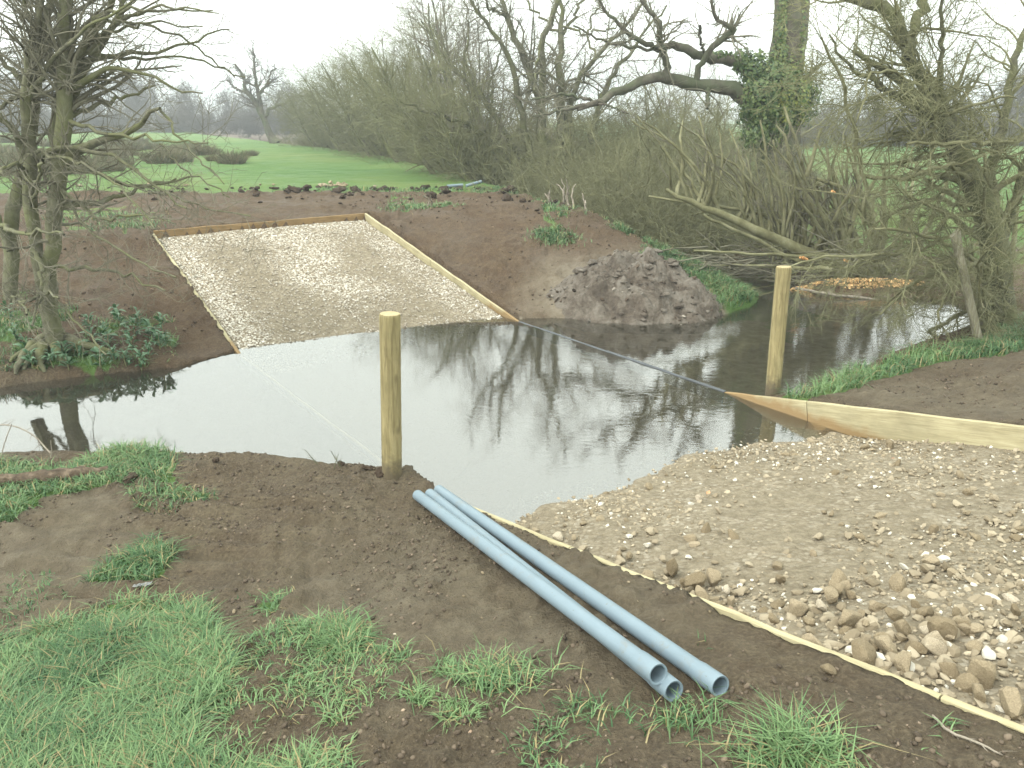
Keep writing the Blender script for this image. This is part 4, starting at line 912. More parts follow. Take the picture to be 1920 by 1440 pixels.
def pollard():
    rg = np.random.default_rng(55); Y0 = 13.9
    base = np.array([at(1600, 505, Y0 + .4)[0], Y0 + .4, .35])
    tr = [([(1640,515,24),(1600,505,24),(1530,482,22),(1470,455,19),(1400,425,16),(1340,398,13),(1290,378,10),(1248,354,6)], -.3)]
    side = [([(1540,505,9),(1480,482,8),(1420,450,7),(1370,430,6),(1318,402,5)], -.6), ([(1560,500,10),(1500,440,9),(1440,400,7),(1360,390,5),(1216,368,4)], .2), ([(1300,500,3),(1380,495,5),(1460,500,7),(1560,505,8)], -.8), ([(1620,485,13),(1590,420,12),(1555,360,11),(1530,338,9),(1500,332,6)], .2), ([(1600,490,8),(1540,480,7),(1460,478,6),(1300,470,4)], -.9)]
    main = cat_limbs([limb(p, Y0, 18, dy, .01, rg) for p, dy in tr]); sd = cat_limbs([limb(p, Y0, 14, dy, .012, rg) for p, dy in side])
    sh = []
    for k in range(44):
        t = rg.uniform(.12, .97); p = tr[0][0]; xs = np.interp(t, np.linspace(0, 1, len(p)), [q[0] for q in p]); ys = np.interp(t, np.linspace(0, 1, len(p)), [q[1] for q in p])
        L = rg.uniform(80, 240)*(1.15 - .55*t); lean = rg.normal(.12, .16); bend = rg.normal(0, .12); th = rg.uniform(5, 10)
        if rg.random() < .25: lean -= .6
        sh.append(([(xs, ys, th), (xs + L*.33*(lean + .18), ys - L*.36, th*.8), (xs + L*.66*lean, ys - L*.72, th*.6), (xs + L*(lean - .15 + bend), ys - L, th*.35)], rg.normal(0, .35)))
    for k in range(40):
        xs, ys = rg.uniform(1430, 1700), rg.uniform(470, 530); L = rg.uniform(100, 270); lean = rg.normal(0, .4); th = rg.uniform(4, 10)
        sh.append(([(xs, ys, th), (xs + L*.35*(lean + .2), ys - L*.33, th*.8), (xs + L*.7*lean, ys - L*.7, th*.6), (xs + L*lean*.9, ys - L*.95, th*.35)], rg.normal(.2, .5)))
    for p in ([(1560,495,12),(1540,450,11),(1505,380,9),(1508,330,8),(1540,240,5)],[(1660,500,11),(1640,440,11),(1600,360,9),(1570,345,7),(1530,335,5)],[(1480,462,9),(1495,400,8),(1480,330,7),(1478,250,5),(1455,235,3)],[(1560,500,9),(1540,440,8),(1600,380,7),(1640,340,5)],[(1500,470,8),(1520,380,7),(1490,250,5),(1470,200,4)],[(1440,440,8),(1450,370,7),(1438,290,5),(1425,225,3)],[(1600,500,9),(1560,440,8),(1620,390,6),(1655,360,5)],[(1520,480,8),(1570,400,7),(1600,350,5)]): sh.append((p, rg.normal(0, .3)))
    sh = cat_limbs([limb(p, Y0, 10, dy, .012, rg) for p, dy in sh])
    g1 = grow(sh[0], sh[1], 420, (.2, .7), (.25, .8), .15, .12, 0, 5, .45, .2, 1, .0045, rg); g2 = grow(*g1, 1100, (.1, .35), (.4, 1.0), .05, .15, 0, 4, .6, .2, 1, .0035, rg)
    V1, Q1 = tubes(*main, 10); V2, Q2 = tubes(*sd, 7); V3, Q3 = tubes(*sh, 6); V4, Q4 = merge([tubes(*g1, 4), tubes(*g2, 3)])
    tree_obj('fallen_willow', base, 'fallen pale willow stem with a row of upright shoots above the brush pile', 'tree', None, [('trunk', V1, Q1, M['shoot']), ('branches', V2, Q2, M['shoot']), ('shoots', V3, Q3, M['shoot']), ('twigs', V4, Q4, M['twig_grey'])])
    # cut brush lying below it
    n = 200; P = []; R = []
    for k in range(n):
        px, py = rg.uniform(1290, 1700), rg.normal(497, 14); L = rg.uniform(.5, 1.9); p = at(px, py, 13.4 + rg.uniform(0, 1.4)); p[2] = max(p[2], .16); a = rg.normal(0, .6); d = np.array([math.cos(a), math.sin(a)*.6, rg.normal(.05, .2)])*(1 if rg.random() < .5 else -1)
        q = p + d*L; m_ = (p+q)/2 + rg.normal(0, .05, 3); s = resample([[*p, 1], [*m_, 1], [*q, 1]], 6, .01, rg)[:, :3]; s[:, 2] = np.maximum(s[:, 2], .12); P.append(s); R.append(np.linspace(1, .3, 6)*rg.uniform(.006, .022))
    g = grow(np.array(P), np.array(R), 900, (.1, .5), (.3, .9), .05, .15, 0, 4, .5, .1, 1, .003, rg)
    V, Q = merge([tubes(np.array(P), np.array(R), 5), tubes(*g, 3)]); c = np.array([at(1500, 500, 14)[0], 14, .3])
    o = obj('brush_pile', new_mesh('brush_pile', V - c, [Q]), M['twig_grey'], None, c); tag(o, 'low heap of cut branches and brush lying under the fallen willow', 'brush pile')
    for px, py, l in [(1505,482,.10),(1583,487,.09),(1560,358,.06),(1500,482,.08)]:
        p = at(px, py, 13.2); a = resample([[*p, .022], [*(p + np.array([l, .03, -l*.5])), .02]], 3); 
        V, Q = tubes(a[None, :, :3], a[None, :, 3], 8); e = len(V); V = np.concatenate([V, a[:1, :3]]); Fc = np.array([[k, (k+1) % 8, e] for k in range(8)])
        obj('cut_end', new_mesh('cut_end', V - c, [Q, Fc]), M['cut'], o)
pollard()

def bush_mesh(seed, h, spread, nst, n1, n2, n3, up, lean=(0, 0), thick=.03, K=7, wig=.1, tw=.004, low=.15):
    rg = np.random.default_rng(seed); a = rg.uniform(0, 2*PI, nst); r = rg.random(nst)**.5; P = []
    for k in range(nst):
        b = np.array([.25*spread*r[k]*math.cos(a[k]), .25*spread*r[k]*math.sin(a[k]), -.15]); L = h*rg.uniform(.6, 1.0)
        d = np.array([spread*r[k]*math.cos(a[k])/h + lean[0], spread*r[k]*math.sin(a[k])/h + lean[1], 1.0]); d /= np.linalg.norm(d)
        pts = [b]; c = b
        for _ in range(K - 1):
            d = d + rg.normal(0, wig, 3); d[2] += up; d /= np.linalg.norm(d); c = c + d*L/(K-1); pts.append(c)
        P.append(pts)
    P = np.array(P); R = (thick*rg.uniform(.5, 1.2, nst))[:, None]*np.linspace(1, .25, K)[None]
    lv = [(P, R)]
    lv.append(grow(P, R, n1, (h*.18, h*.45), (.4, 1.3), up*1.5, .18, 0, 6, .5, low, 1, tw*1.6, rg)); lv.append(grow(*lv[-1], n2, (h*.08, h*.2), (.4, 1.3), up, .22, 0, 4, .55, .1, 1, tw, rg)); lv.append(grow(*lv[-1], n3, (h*.04, h*.1), (.3, 1.1), up, .16, 0, 3, .7, .1, 1, tw*.8, rg))
    V1, Q1 = tubes(*lv[0], 6); V2, Q2 = merge([tubes(*l, 3) for l in lv[1:]]); return V1, Q1, V2, Q2
def proto(name, cat, group, label, ms, mt, mw):
    V1, Q1, V2, Q2 = ms; root = empty(name, (0, 0, 0), label, cat, group)
    obj('stems' if cat == 'bush' else 'trunk', new_mesh('stems', V1, [Q1]), mt, root); obj('twigs', new_mesh('twigs', V2, [Q2]), mw, root); return root
class Placer:
    def __init__(s, p): s.p, s.used = p, False
    def put(s, x, y, rz, sc, label):
        z = H1(x, y) if abs(y) < 80 else 1.1
        z = max(z, -.05); sc = (sc,)*3 if np.isscalar(sc) else sc
        if not s.used: s.used = True; s.p.location = (x, y, z); s.p.rotation_euler = (0, 0, rz); s.p.scale = sc; s.p['label'] = label; return s.p
        return copy_tree(s.p, (x, y, z), rz, sc, label)
GB = 'bushes and trees of the streamside thicket'
shrubA = Placer(proto('thicket_bush', 'bush', GB, '', bush_mesh(61, 3.2, 2.8, 30, 420, 2300, 4400, .0, (0, 0), .030, 8, .20, .0042, .05), M['shoot'], M['twig_olive']))
shrubB = Placer(proto('thicket_bush', 'bush', GB, '', bush_mesh(62, 3.0, 3.4, 32, 460, 2400, 4400, -.04, (0, 0), .027, 8, .22, .0042, .05), M['shoot'], M['twig_olive']))
willow = Placer(proto('leaning_willow', 'tree', GB, '', bush_mesh(63, 6.2, 3.0, 9, 170, 1300, 3600, .06, (-.75, 0), .105, 9, .09, .005, .2), M['bark'], M['twig_olive']))
tallA = Placer(proto('tall_bare_tree', 'tree', GB, '', bush_mesh(64, 10.5, 3.2, 7, 130, 900, 2200, .06, (-.05, 0), .12, 11, .07, .007, .2), M['oak'], M['twig_grey']))
tallB = Placer(proto('tall_bare_tree', 'tree', GB, '', bush_mesh(65, 10.0, 7.0, 7, 120, 800, 2200, .02, (.05, 0), .14, 11, .09, .007, .2), M['oak'], M['twig_red']))
# px column, distance, kind, scale, turn, label
TH = [
 (1150,18.6,'A',.95,0,'olive bush overhanging the dark channel behind the clay heap'),(1240,17.6,'B',.92,1,'rounded olive bush over the channel next to the fallen willow'),(1330,17.4,'A',.95,2.2,'olive bush directly behind the fallen willow shoots'),
 (1420,17.6,'B',.85,3,'low bush at the foot of the ivy-clad trunk'),(1085,21.5,'B',1.15,.5,'dark bush behind the pale broken stalks'),(1190,21,'A',1.25,1.4,'tall olive bush below the crooked oak limb'),(1300,21.5,'B',1.2,2.9,'spreading olive bush behind the crooked oak limb'),
 (1010,25,'A',1.25,2,'dense bush where the pasture narrows to the bank'),(950,28,'B',1.35,4,'dense grey-green bush on the pasture edge beside leaning willows'),(880,33,'A',1.3,5,'bush at the pasture edge below leaning willow trunks'),(800,38,'B',1.3,.3,'grey bush under the leaning willows'),
 (735,43,'A',1.3,1.1,'grey bush among the willows at the pasture edge'),(670,49,'B',1.3,2.6,'hazy bush near the far end of the thicket'),(620,54,'A',1.15,3.3,'last rounded bush at the far end of the thicket'),(585,58,'B',1.1,3.9,'small bush ending the thicket by the lone tree'),
 (1060,28,'A',1.7,3.5,'tall twiggy bush in the middle of the thicket'),(1160,28,'B',1.7,.9,'broad twiggy bush in the middle of the thicket'),(1270,27,'A',1.6,5.2,'twiggy bush behind the oak limb'),(1370,26,'B',1.6,4.4,'twiggy bush just left of the ivy'),
 (900,27,'W',1.0,0,'willow with slanting stems leaning over the pasture'),(960,24.5,'W',.8,.4,'short willow with stems slanting toward the pasture'),(830,34,'W',1.1,-.2,'willow with long slanting trunk in the middle of the pasture edge'),(760,40,'W',1.1,.2,'slender willow leaning out at the pasture edge'),
 (700,46,'W',1.05,0,'willow with a long bare arm leaning left'),(640,52,'W',.95,.3,'outermost leaning willow near the lone field tree'),
 (790,44,'TB',.78,1,'russet-topped tree above the leaning willows'),(850,40,'TA',.95,2,'tall tree with many upright poles'),(910,38,'TB',.95,4,'russet-grey tree rising above the middle of the thicket'),
 (1260,44,'TB',.62,3,'small bare tree far behind the oak limb'),(740,50,'TA',.72,.6,'slim tree near the far end of the thicket')]
for px, Y, kd, s, rz, lab in TH:
    x = (px - 960)/F*(Y*math.cos(PITCH) + 1.5*math.sin(PITCH))
    {'A': shrubA, 'B': shrubB, 'W': willow, 'TA': tallA, 'TB': tallB}[kd].put(x, Y, rz, s, lab)

def forked_tree():
    rg = np.random.default_rng(68); Y0 = 25.0
    S = [([(1045,340,30),(1050,200,24),(1053,120,19),(1053,66,15),(1050,20,11),(1046,-60,8),(1040,-150,5)], .2), ([(1020,340,30),(1014,200,22),(1017,94,17),(1025,62,15),(1046,3,12),(1075,-80,8),(1090,-160,5)], -.6),
         ([(1030,340,30),(1008,180,22),(994,125,18),(975,84,16),(947,37,13),(938,-40,10),(930,-140,6)], .5), ([(1060,340,24),(1066,220,17),(1073,162,14),(1119,103,11),(1159,62,9),(1205,15,6),(1240,-50,4)], -.4),
         ([(1090,340,20),(1120,200,13),(1140,150,11),(1181,97,9),(1203,69,7),(1250,10,5)], .6), ([(1000,330,24),(970,180,16),(956,109,13),(925,53,10),(893,20,8),(860,-50,5)], -.5), ([(990,330,20),(930,220,14),(880,150,11),(830,100,8),(790,40,5)], .3), ([(985,340,22),(915,250,16),(860,225,12),(800,215,8),(750,190,5)], -.8)]
    T = [([(1053,66,9),(1072,48,8),(1090,0,6),(1110,-60,4)], .4), ([(1072,48,6),(1100,55,6),(1120,65,5),(1160,52,4),(1190,30,3)], -.4), ([(1030,55,8),(1009,34,6),(978,0,5),(950,-50,3)], .4), ([(1119,103,6),(1100,60,5),(1120,10,4),(1160,-30,3)], .5), ([(947,37,8),(915,20,6),(905,-30,4)], -.4), ([(1066,200,7),(1040,150,6),(1005,140,5),(960,150,3)], -.6), ([(1010,180,8),(1040,190,6),(1090,150,5),(1110,120,3)], -.7), ([(880,150,7),(870,100,6),(880,40,4),(870,-20,3)], .2), ([(925,215,8),(920,150,6),(940,90,4)], .3), ([(1004,92,6),(1003,130,6),(1002,170,5)], -.9)]
    main = cat_limbs([limb([(a, b, c*.66) for a, b, c in p], Y0, 22, dy*2, .05, rg) for p, dy in S]); sec = snap(cat_limbs([limb([(a, b, c*.7) for a, b, c in p], Y0, 16, dy*2, .05, rg) for p, dy in T]), main, 2)
    a = (np.concatenate([main[0][:, np.linspace(4, 21, 16).astype(int)], sec[0]]), np.concatenate([main[1][:, np.linspace(4, 21, 16).astype(int)], sec[1]]))
    g1 = grow(*a, 240, (.6, 2.0), (.4, 1.2), .08, .18, 0, 7, .38, .1, 1, .009, rg); g2 = grow(*g1, 1500, (.3, .9), (.4, 1.2), .05, .2, 0, 5, .55, .1, 1, .006, rg); g3 = grow(*g2, 3000, (.12, .4), (.4, 1.2), .03, .2, 0, 3, .7, .1, 1, .0048, rg)
    b = at(1040, 300, Y0); b[2] = H1(b[0], b[1]); V1, Q1 = tubes(*main, 9); V2, Q2 = merge([tubes(*g1, 4), tubes(*g2, 3), tubes(*g3, 3)])
    tree_obj('forked_tree', b, 'wide bare tree forking into many arching limbs in the middle of the thicket', 'tree', GB, [('trunk', V1, Q1, M['bark'])] + [('limb', *tubes(sec[0][k:k+1], sec[1][k:k+1], 7), M['bark']) for k in range(len(T))] + [('twigs', V2, Q2, M['twig_grey'])])
forked_tree()

def lone_tree():
    rg = np.random.default_rng(71); Y0 = 60.0
    S = [([(518,270,20),(508,262,14),(500,235,10),(492,212,10),(480,195,9),(462,175,7),(455,140,5),(440,120,3)], 0), ([(492,212,8),(486,180,7),(480,150,5),(474,90,2.5)], .5), ([(495,220,6),(510,200,5),(535,195,3),(552,180,2)], -.5), ([(480,190,5),(500,160,4),(520,145,2)], .5)]
    S2 = [([(462,175,4),(440,165,3),(425,150,2)], .5), ([(488,175,4),(505,150,3),(515,120,2)], -.5)]
    main = cat_limbs([limb(p, Y0, 16, dy, .06, rg) for p, dy in S + S2])
    g1 = grow(*main, 130, (.6, 2.0), (.5, 1.2), .05, .2, 0, 6, .4, .3, 1, .018, rg); g2 = grow(*g1, 900, (.3, .9), (.4, 1.2), .03, .2, 0, 4, .6, .2, 1, .012, rg)
    b = at(512, 266, Y0); b[2] = H1(b[0], b[1]); V1, Q1 = tubes(*main, 9); V2, Q2 = merge([tubes(*g1, 3), tubes(*g2, 3)])
    tree_obj('lone_tree', b, 'lone leaning bare tree forked in two standing in the pasture', 'tree', None, [('trunk', V1, Q1, M['oak']), ('twigs', V2, Q2, M['far'])])
lone_tree()

# far hedgerows and trees round the pasture
farA = Placer(proto('hedgerow_tree', 'tree', 'trees of the far hedgerow', '', bush_mesh(81, 9, 6, 6, 110, 900, 3000, .03, (0, 0), .16, 7, .1, .022, .2), M['far'], M['far']))
farB = Placer(proto('hedge_bush', 'bush', 'bushes of the far hedgerow', '', bush_mesh(82, 3.4, 4.5, 16, 200, 1000, 2600, .0, (0, 0), .05, 6, .15, .016, .05), M['far'], M['far']))
rg = np.random.default_rng(90)
for px in np.arange(-190, 620, 30):
    Y = 104 + rg.normal(0, 3); x = (px - 960)/F*Y*.95; farB.put(x, Y, rg.uniform(0, 6), rg.uniform(1.0, 1.45), 'bush in the far hedge closing the left pasture')
for px, s in [(-150,1.0),(-70,.9),(0,1.0),(50,.85),(110,.9),(165,.82),(215,.8),(262,.75),(300,.7),(345,.55),(380,.6),(440,.55),(475,.5),(530,.62),(556,.5)]:
    Y = 122 + rg.normal(0, 4); farA.put((px - 960)/F*Y*.95, Y, rg.uniform(0, 6), s*1.3*rg.uniform(.95, 1.05), 'hazy bare tree behind the far hedge at the left of the pasture')
for px in list(np.arange(1480, 2150, 38)):
    Y = 62 + rg.normal(0, 2); farB.put((px - 960)/F*Y*.95, Y, rg.uniform(0, 6), rg.uniform(.8, 1.15), 'bush in the hedge beyond the right-hand field')
for px, s in [(1530,.42),(1600,.55),(1680,.6),(1760,.66),(1850,.75),(1920,.8),(2000,.9)]:
    Y = 72 + rg.normal(0, 2); farA.put((px - 960)/F*Y*.95, Y, rg.uniform(0, 6), s, 'hazy bare tree behind the hedge beyond the right-hand field')

# brown rush and scrub patches in the left pasture
def tussocks():
    rg = np.random.default_rng(95); pro = []
    for k in range(3):
        n = 420; a = rg.uniform(0, 6.28, n); r = rg.random(n)**.5*.5; b = np.c_[r*np.cos(a), r*np.sin(a), np.zeros(n)]; L = rg.uniform(.35, .8, n)
        d = np.c_[.5*np.cos(a)*r*2 + rg.normal(0, .25, n), .5*np.sin(a)*r*2 + rg.normal(0, .25, n), np.ones(n)]; d /= np.linalg.norm(d, axis=1, keepdims=True)
        P = np.stack([b, b + d*L[:, None]*.5, b + d*L[:, None] - np.array([0, 0, .12])], 1); V, Q = tubes(P, np.tile([.012, .010, .004], (n, 1)), 3)
        me = new_mesh('rush_tussock', V, [Q]); c = np.where(rg.random((n, 1)) < .6, np.array([[.19, .165, .095]]), np.array([[.11, .125, .055]])); add_col(me, 'col', np.repeat(c, 9, 0)); me.materials.append(M['blade']); pro.append(me)
    sp = [(355,283,1.0,'dark rush tussock standing in the open pasture grass'),(470,292,.6,'small dark rush tussock alone in the pasture'),(463,258,.8,'far rush tussock below the far hedge'),(538,262,.7,'low rush tussock beside the lone tree'),(553,262,.6,'low pale rush tussock beside the lone tree')]
    for i in range(44):
        px = rg.uniform(-60, 440); yl = 268 + 12*rg.random(); sp.append((px, rg.uniform(262, 330) if px < 300 else rg.uniform(282, 318), rg.uniform(.6, 1.25), 'brown rush tussock in the scrubby patch seen through the bare tree'))
    for px, py, s, lab in sp:
        p = ground_hit(px, py); o = obj('rush_tussock', pro[rg.integers(0, 3)], None, None, p - np.array([0, 0, .03])); o.scale = (s, s, s*.9); o.rotation_euler = (0, 0, rg.uniform(0, 6)); tag(o, lab, 'tussock', 'rush tussocks in the pasture')
tussocks()

# ------------------------------------------------------------------ grass blades
def grass():
    rg = np.random.default_rng(101); X = []; Y = []; Hh = []; 
    def batch(n, x0, x1, y0, y1, h, thr=.0, pw=1.0, minw=None):
        x = rg.uniform(x0, x1, n); y = rg.uniform(y0, y1, n); d, fs, ins = land_info(x, y); g = grassiness(x, y, d, fs); v = x*N_[0]+y*N_[1]; w = x*U[0]+y*U[1]
        clump = .35 + 1.3*smooth(-.2, .2, fbm(x*6, y*6, 121, 3))
        k = (~ins) & (d > .03) & (rg.random(n) < g**pw*clump) & (g > .12) & ((v < VL - .05) | (v > VR + .05) | (w > 14.5))
        X.append(x[k]); Y.append(y[k]); Hh.append(h*rg.uniform(.5, 1.25, k.sum())*(.30 + .85*np.clip(g[k], 0, 1)))
    batch(150000, -3.4, .2, 1.4, 3.7, .095, 0, 1.7); batch(30000, -.4, 2.2, 1.4, 3.0, .085, 0, 1.7); batch(45000, -4.6, -1.2, 3.6, 6.5, .085); batch(26000, 2.6, 8.2, 7.2, 11, .13); batch(16000, -9, -3, 8.2, 13, .13); batch(15000, -6, 5.5, 11.4, 21, .11); batch(22000, 1.9, 4.7, 11.7, 15.5, .13); batch(20000, -1, 3.6, 13.5, 21, .13); batch(9000, -9, -3.4, 8.2, 10.5, .13)
    for px, py, r, a, h in [(1500,1425,.10,420,.13),(625,1195,.13,500,.10),(290,1045,.10,400,.10),(1440,1450,.12,160,.10),(1290,1352,.14,140,.08),(250,855,.22,500,.11),(930,1275,.2,350,.09),(1830,655,.25,500,.14),(1040,450,.35,900,.09),(1030,440,.25,400,.08),(1320,485,.4,700,.10),(1400,520,.35,700,.10),(1460,560,.25,700,.14),(780,388,.5,900,.08),(830,386,.3,500,.08),(190,405,.8,900,.1),(240,420,.5,500,.1)]:
        c = ground_hit(px, py); X.append(c[0] + rg.normal(0, r*.6, a)); Y.append(c[1] + rg.normal(0, r*.5, a)); Hh.append(h*rg.uniform(.6, 1.3, a))
    x, y, h = np.concatenate(X), np.concatenate(Y), np.concatenate(Hh); n = len(x); z = height(x, y) - .008
    a = rg.uniform(0, 2*PI, n) + 1.2*fbm(x*3, y*3, 131, 2); cx, cy = np.cos(a), np.sin(a); ln = rg.uniform(.4, 2.0, n)*h
    wd = (.0022 + .0016*rg.random(n))*(1 + .10*np.maximum(y - 3, 0)); sx, sy = -cy*wd, cx*wd
    b = np.stack([x, y, z], -1); m1 = b + np.stack([cx*ln*.3, cy*ln*.3, h*.55], -1); tip = b + np.stack([cx*ln, cy*ln, h*(1.0 - .35*(ln/h - .3))], -1); s = np.stack([sx, sy, 0*sx], -1)
    V = np.stack([b - s, b + s, m1 - s*.8, m1 + s*.8, tip], 1).reshape(-1, 3); i = (np.arange(n)*5)[:, None]
    Q = i + np.array([[0, 1, 3, 2]]); T = i + np.array([[2, 3, 4]])
    tone = np.clip(.5 + 1.5*fbm(x*1.8, y*1.8, 141, 3) + rg.normal(0, .3, n), 0, 1.15)[:, None]; col = np.array([.034, .095, .034])*(1-tone) + np.array([.150, .240, .098])*tone
    dead = rg.random(n) < .13; col[dead] = np.array([.28, .23, .11])*rg.uniform(.7, 1.1, (dead.sum(), 1))
    me = new_mesh('grass', V, [Q, T], True); add_col(me, 'col', np.repeat(col, 5, 0)); tag(obj('grass', me, M['blade']), 'short green grass on the banks and in the left foreground', 'grass', None, 'stuff')
    print('blades', n)
grass()

# ------------------------------------------------------------------ small things
def leafy_plants():
    rg = np.random.default_rng(111); lv = []
    for k in range(4):
        L, Wd = 1.0, .34; ts = np.linspace(0, 1, 6); V = []; 
        for t in ts:
            wv = Wd*math.sin(PI*min(1, t*.95 + .05))**.8*.5 + .01; zz = .25*math.sin(t*2.6) - .15*t*t*(k+1)*.6; V += [(t*L, -wv, zz + wv*.35), (t*L, 0, zz), (t*L, wv, zz + wv*.35)]
        i = np.arange(18).reshape(6, 3); Q = np.concatenate([np.stack([i[:-1, c], i[:-1, c+1], i[1:, c+1], i[1:, c]], -1) for c in (0, 1)])
        me = new_mesh('leaf', np.array(V), [Q]); f = k/3; add_col(me, 'col', np.tile(np.array([.040, .10, .042])*(1-f) + np.array([.125, .21, .125])*f, (18, 1))); me.materials.append(M['leaf']); lv.append(me)
    spots = [(195,640),(225,618),(250,660),(262,610),(285,635),(305,620),(238,690),(280,672),(300,655),(100,688),(150,672),(130,695),(215,680),(170,625),(265,690),(30,640),(18,600),(50,665),(205,655),(240,640),(190,690),(255,632),(295,640),(175,655),(120,672),(60,690),(220,600),(310,650)]
    for px, py in spots:
        p = ground_hit(px, py); p[2] -= .01
        root = empty('leafy_plant', p, 'broad-leaved green plant on the bank below the bare tree', 'plant', 'leafy plants on the left bank')
        for k in range(20):
            a = rg.uniform(0, 6.28); s = rg.uniform(.055, .125); e = rg.uniform(.1, 1.1); zb = rg.uniform(.01, .20)
            o = obj('leaf', lv[rg.integers(0, 4)], None, root, (.02*math.cos(a), .02*math.sin(a), zb)); o.scale = (s, s, s); o.rotation_euler = (rg.normal(0, .3), -e*.7, a)
        st = resample([[0, 0, -.03, .008], [rg.normal(0, .02), rg.normal(0, .02), .18, .004]], 4); V, Q = tubes(st[None, :, :3], st[None, :, 3], 5); obj('stem', new_mesh('stem', V, [Q]), M['twig_olive'], root)
leafy_plants()

def stick(name, pix, rad, label, cat, mat_, lift=.5, K=12, twigs=0, tips=None, seed=1, group=None, pts=None):
    rg = np.random.default_rng(seed); P = [ground_hit(*q) for q in pix] if pts is None else [np.asarray(q, float) for q in pts]
    q = resample([[*p + np.array([0, 0, r*lift]), r] for p, r in zip(P, rad)], K, min(rad)*.3, rg); V, Q = tubes(q[None, :, :3], q[None, :, 3], 9)
    V = V + (.35*max(rad)*vn3(V*9, seed) + .2*max(rad)*vn3(V*30, seed))[:, None]
    n = 9; e = len(V); V = np.concatenate([V, q[:1, :3], q[-1:, :3]]); Fc = np.array([[k, (k+1) % n, e] for k in range(n)] + [[(K-1)*n + (k+1) % n, (K-1)*n + k, e + 1] for k in range(n)])
    b = P[0]; root = empty(name, b, label, cat, group); obj('stem', new_mesh('stem', V - b, [Q, Fc]), mat_, root)
    if twigs:
        g = grow(q[None, :, :3], q[None, :, 3], twigs, tips, (.4, 1.1), .1, .15, 0, 5, .55, .2, 1, min(rad)*.35, rg); V, Q = tubes(*g, 4); obj('side_twigs', new_mesh('side_twigs', V - b, [Q]), mat_, root)
    return root
m_log = bark_mat('rotten_log', (.030, .022, .015), (.085, .062, .042), (.20, .155, .115), None, 16)
stick('log', [(-60,915),(60,908),(130,900),(205,888)], [.05, .055, .06, .035], 'rotting brown log lying in the grass of the near bank', 'log', m_log, .8, 16)
stick('pale_stick', [(100,893),(150,882),(184,874)], [.008, .010, .010], 'straight pale lichen-spotted stick lying behind the log', 'stick', M['deadwood'], 2.5, 8)
stick('dead_twig', [(1748,1345),(1780,1378),(1830,1395),(1880,1418)], [.005, .005, .005, .003], 'small pale dead twig on the soil by the near edging board', 'twig', M['deadwood'], 1.5, 12, 5, (.05, .12), 4)
# pale broken stalks on the far bank edge
for px, py, h, sd in [(1000,355,.55,5),(1065,383,.5,6),(1030,385,.25,7),(810,388,.3,8),(1098,395,.3,9)]:
    rg = np.random.default_rng(sd); b = ground_hit(px, py); root = empty('broken_stalk', b, ['tall pale broken stalk on the edge of the pasture','pale broken stalk at the edge of the dark channel','short pale broken stub between two taller stalks','lone thin stalk standing in bare soil behind the far ramp','thin pale stalk on the bank edge above the clay heap'][sd-5], 'stalk', 'pale broken stalks')
    for k in range(5 if sd < 8 else 2):
        a = rg.normal(0, .28); q = resample([[rg.normal(0, .06), rg.normal(0, .05), -.05, .022], [a*h*.4, rg.normal(0, .05), h*.5, .018], [a*h*1.1, rg.normal(0, .08), h*rg.uniform(.6, 1.15), .010]], 8, .012, rg); V, Q = tubes(q[None, :, :3], q[None, :, 3], 6); obj('stalk', new_mesh('stalk', V, [Q]), M['deadwood'], root)
# arching bramble and dry stems on the near left bank
for k, (pts, r, lab) in enumerate([([(-40,800,6.3),(20,795,6.2),(62,812,6.15),(95,850,6.1)], .006, 'arching dry bramble stem over the water at the near bank'), ([(0,862,6.0),(12,820,6.05),(22,795,6.1)], .004, 'thin upright dry stem beside the bramble'), ([(96,858,5.95),(97,840,5.95),(95,826,5.95)], .004, 'short pale stem standing at the water edge')]):
    P = [at(*q) for q in pts]; stick(['bramble', 'dry_reed', 'dry_reed'][k], None, [r]*len(P), lab, 'dry plant', M['deadwood'], 0, 12, 8 if k == 0 else 0, (.06, .2), 20 + k, 'dry stems on the near bank', P)
for k, (px, py, dx) in enumerate([(600,872,-30),(625,880,12),(640,876,-20),(860,895,25)]):
    b = ground_hit(px, py); stick('soil_rootlet', None, [.005, .004, .002], ['thin root end poking from the muddy bank rim','short rootlet on the muddy bank rim beside the thin root','bent rootlet on the muddy rim near the upright post','rootlet at the water edge beyond the pipes'][k], 'root', M['bark'], 0, 8, 4, (.03, .09), 30 + k, 'rootlets on the near bank', [b - [0, 0, .02], b + [dx*.002, 0, .06], b + [dx*.004, .02, .13]])
